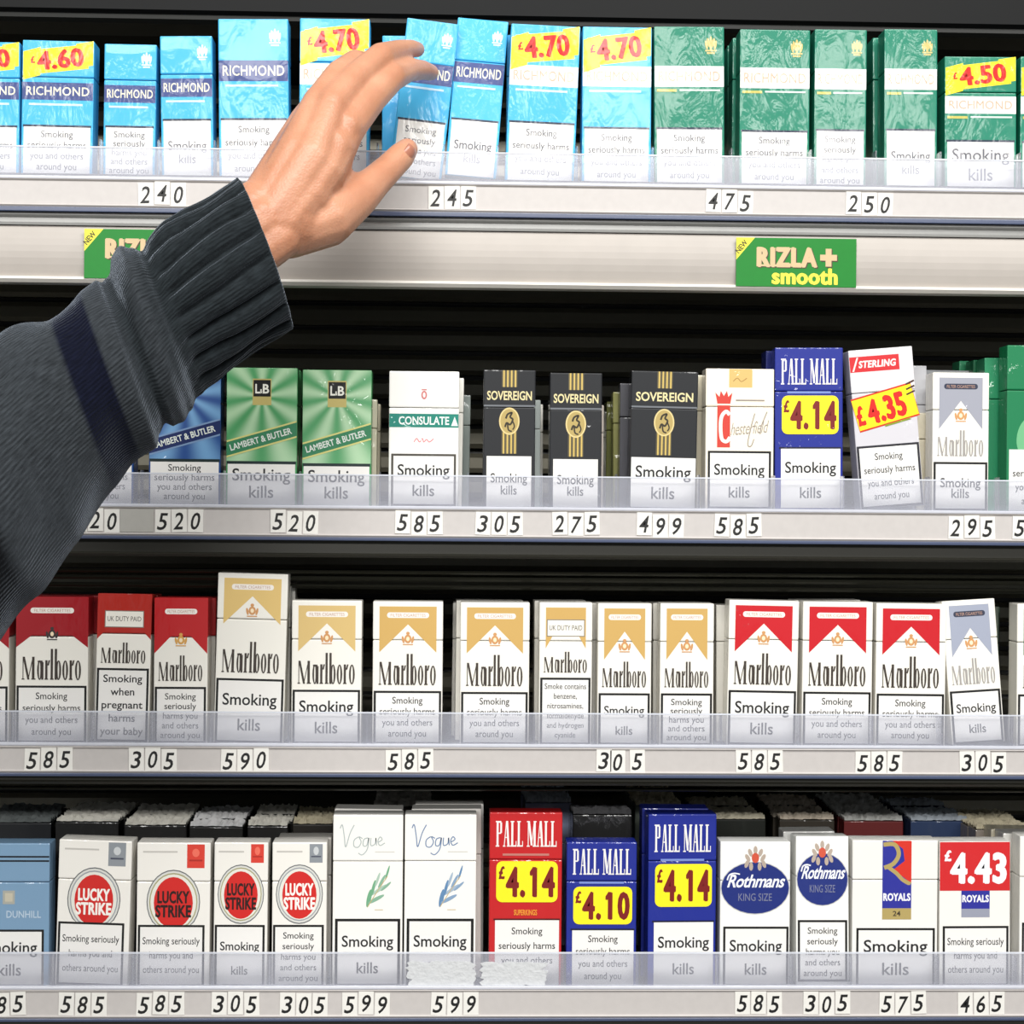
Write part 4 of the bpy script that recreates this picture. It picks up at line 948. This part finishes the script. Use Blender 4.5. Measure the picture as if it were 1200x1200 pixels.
def samp(s):
    i = min(max(bisect.bisect_right(cum, s) - 1, 0), len(P3) - 2); t = (s - cum[i]) / (cum[i + 1] - cum[i])
    t2 = t * t * (3 - 2 * t)
    return P3[i].lerp(P3[i + 1], t), RR[i] + (RR[i + 1] - RR[i]) * t2
CUFF = cum[4]
AXD = (P3[-1] - P3[0]).normalized()
sd = Vector((.354, 0, -.935)).normalized(); up = Vector((.13, -1, .03)).normalized()
V = []; UV = []
rows = []
def ringrow(s, rad_mul, ribs=True, inset=0.0):
    c, r = samp(s); row = []
    for j in range(NT):
        th = 2 * PI * j / NT
        rr = r * rad_mul
        q = 1 / (1 + math.exp(-(CUFF - s) / .0035)) if ribs else 0
        rib = math.cos(th * 18)
        rib = (.3 * rib if rib > 0 else -abs(rib) ** 2 * 1.5) * .0034 * q * min(1, .35 + s / .012)
        wob = .0022 * math.sin(2 * th + s * 60) + .0012 * math.sin(5 * th - s * 90)
        fold = .0016 * math.sin(s * 170 + 1.5 * math.sin(th)) * (1 - q) * math.exp(-max(0, s - CUFF) * 9)
        rr = rr + rib + wob + fold - inset
        # flatten front-to-back a little
        row.append(c + up * (math.cos(th) * rr * .86) + sd * (math.sin(th) * rr) + AXD * 0)
    return row
def skew(row, s):
    """the cuff opening is cut square to the forearm, tilting in the picture"""
    return row
rows.append((ringrow(0.020, .80, True), .0)); rows.append((ringrow(0.004, .86), .0)); rows.append((ringrow(0.0, .93), 0)); rows.append((ringrow(-.0008, .97), 0))
for i in range(NL):
    s = TOT * i / (NL - 1)
    rows.append((ringrow(s, 1.0), s))
bm = bmesh.new(); uvl = bm.loops.layers.uv.new('UVMap')
VV = [[bm.verts.new(p - AL) for p in row] for row, s in rows]
for i in range(len(rows) - 1):
    for j in range(NT):
        k = (j + 1) % NT
        f = bm.faces.new((VV[i][j], VV[i][k], VV[i + 1][k], VV[i + 1][j])); f.smooth = True
        u0, u1 = j / NT, (j + 1) / NT; s0, s1 = rows[i][1], rows[i + 1][1]
        for lp, uv in zip(f.loops, ((u0, s0), (u1, s0), (u1, s1), (u0, s1))): lp[uvl].uv = uv
bmesh.ops.recalc_face_normals(bm, faces=bm.faces)
me = bpy.data.meshes.new('sleeve'); bm.to_mesh(me); bm.free()
kn, nt, bs = base_mat('sweater_knit'); L = nt.links
tc = nd(nt, 'ShaderNodeUVMap'); sp = nd(nt, 'ShaderNodeSeparateXYZ'); L.new(tc.outputs[0], sp.inputs[0])
cr = nd(nt, 'ShaderNodeValToRGB'); mr = nd(nt, 'ShaderNodeMath', operation='DIVIDE'); L.new(sp.outputs[1], mr.inputs[0]); mr.inputs[1].default_value = TOT; L.new(mr.outputs[0], cr.inputs[0])
gr, gr2, nv, bk = lin((33, 38, 41)), lin((50, 54, 58)), lin((13, 16, 32)), lin((8, 9, 12))
el = cr.color_ramp.elements
def fr(i): return cum[i] / TOT
el[0].position = 0; el[0].color = gr; el[1].position = 1; el[1].color = bk
for pos, c in ((fr(5), gr), (fr(7), gr2), (fr(9), gr), (fr(11), gr2), (fr(12) + .004, gr2), (fr(12) + .012, nv), (fr(14) - .004, nv), (fr(14) + .006, gr2), (fr(16), gr2), (fr(16) + .02, bk)):
    e = el.new(min(max(pos, 0), 1)); e.color = c
mp = nd(nt, 'ShaderNodeMapping'); mp.inputs['Scale'].default_value = (260, 130, 1); L.new(tc.outputs[0], mp.inputs[0])
n = nd(nt, 'ShaderNodeTexNoise'); n.inputs['Scale'].default_value = 1; n.inputs['Detail'].default_value = 3; L.new(mp.outputs[0], n.inputs['Vector'])
mpb = nd(nt, 'ShaderNodeMapping'); mpb.inputs['Scale'].default_value = (1, 1, 1); L.new(tc.outputs[0], mpb.inputs[0])
wv = nd(nt, 'ShaderNodeTexWave'); wv.bands_direction = 'X'; wv.inputs['Scale'].default_value = 44; wv.inputs['Distortion'].default_value = .6; wv.inputs['Detail'].default_value = 2; L.new(mpb.outputs[0], wv.inputs['Vector'])
g = nd(nt, 'ShaderNodeNewGeometry')
n3 = nd(nt, 'ShaderNodeTexNoise'); n3.inputs['Scale'].default_value = 900; n3.inputs['Detail'].default_value = 3; L.new(g.outputs['Position'], n3.inputs['Vector'])
m1 = nd(nt, 'ShaderNodeMix', data_type='RGBA', blend_type='MULTIPLY'); m1.inputs[0].default_value = .75; L.new(cr.outputs[0], m1.inputs[6])
mrr = nd(nt, 'ShaderNodeMapRange'); mrr.inputs[1].default_value = .3; mrr.inputs[2].default_value = .7; mrr.inputs[3].default_value = .35; mrr.inputs[4].default_value = 1.3; L.new(n.outputs[0], mrr.inputs[0])
L.new(mrr.outputs[0], m1.inputs[7]); L.new(m1.outputs[2], bs.inputs['Base Color'])
ad = nd(nt, 'ShaderNodeMath', operation='ADD'); L.new(n.outputs[0], ad.inputs[0]); L.new(n3.outputs[0], ad.inputs[1])
ad2 = nd(nt, 'ShaderNodeMath', operation='ADD'); L.new(ad.outputs[0], ad2.inputs[0]); L.new(wv.outputs[1], ad2.inputs[1])
b = nd(nt, 'ShaderNodeBump'); b.inputs['Strength'].default_value = .55; b.inputs['Distance'].default_value = .0006; L.new(ad2.outputs[0], b.inputs['Height']); L.new(b.outputs[0], bs.inputs['Normal'])
bs.inputs['Roughness'].default_value = .95; bs.inputs['Specular IOR Level'].default_value = .1
bs.inputs['Sheen Weight'].default_value = .38; bs.inputs['Sheen Roughness'].default_value = .35; bs.inputs['Sheen Tint'].default_value = (.75, .85, 1, 1)
me.materials.append(kn)
link('sleeve', me, ARM)
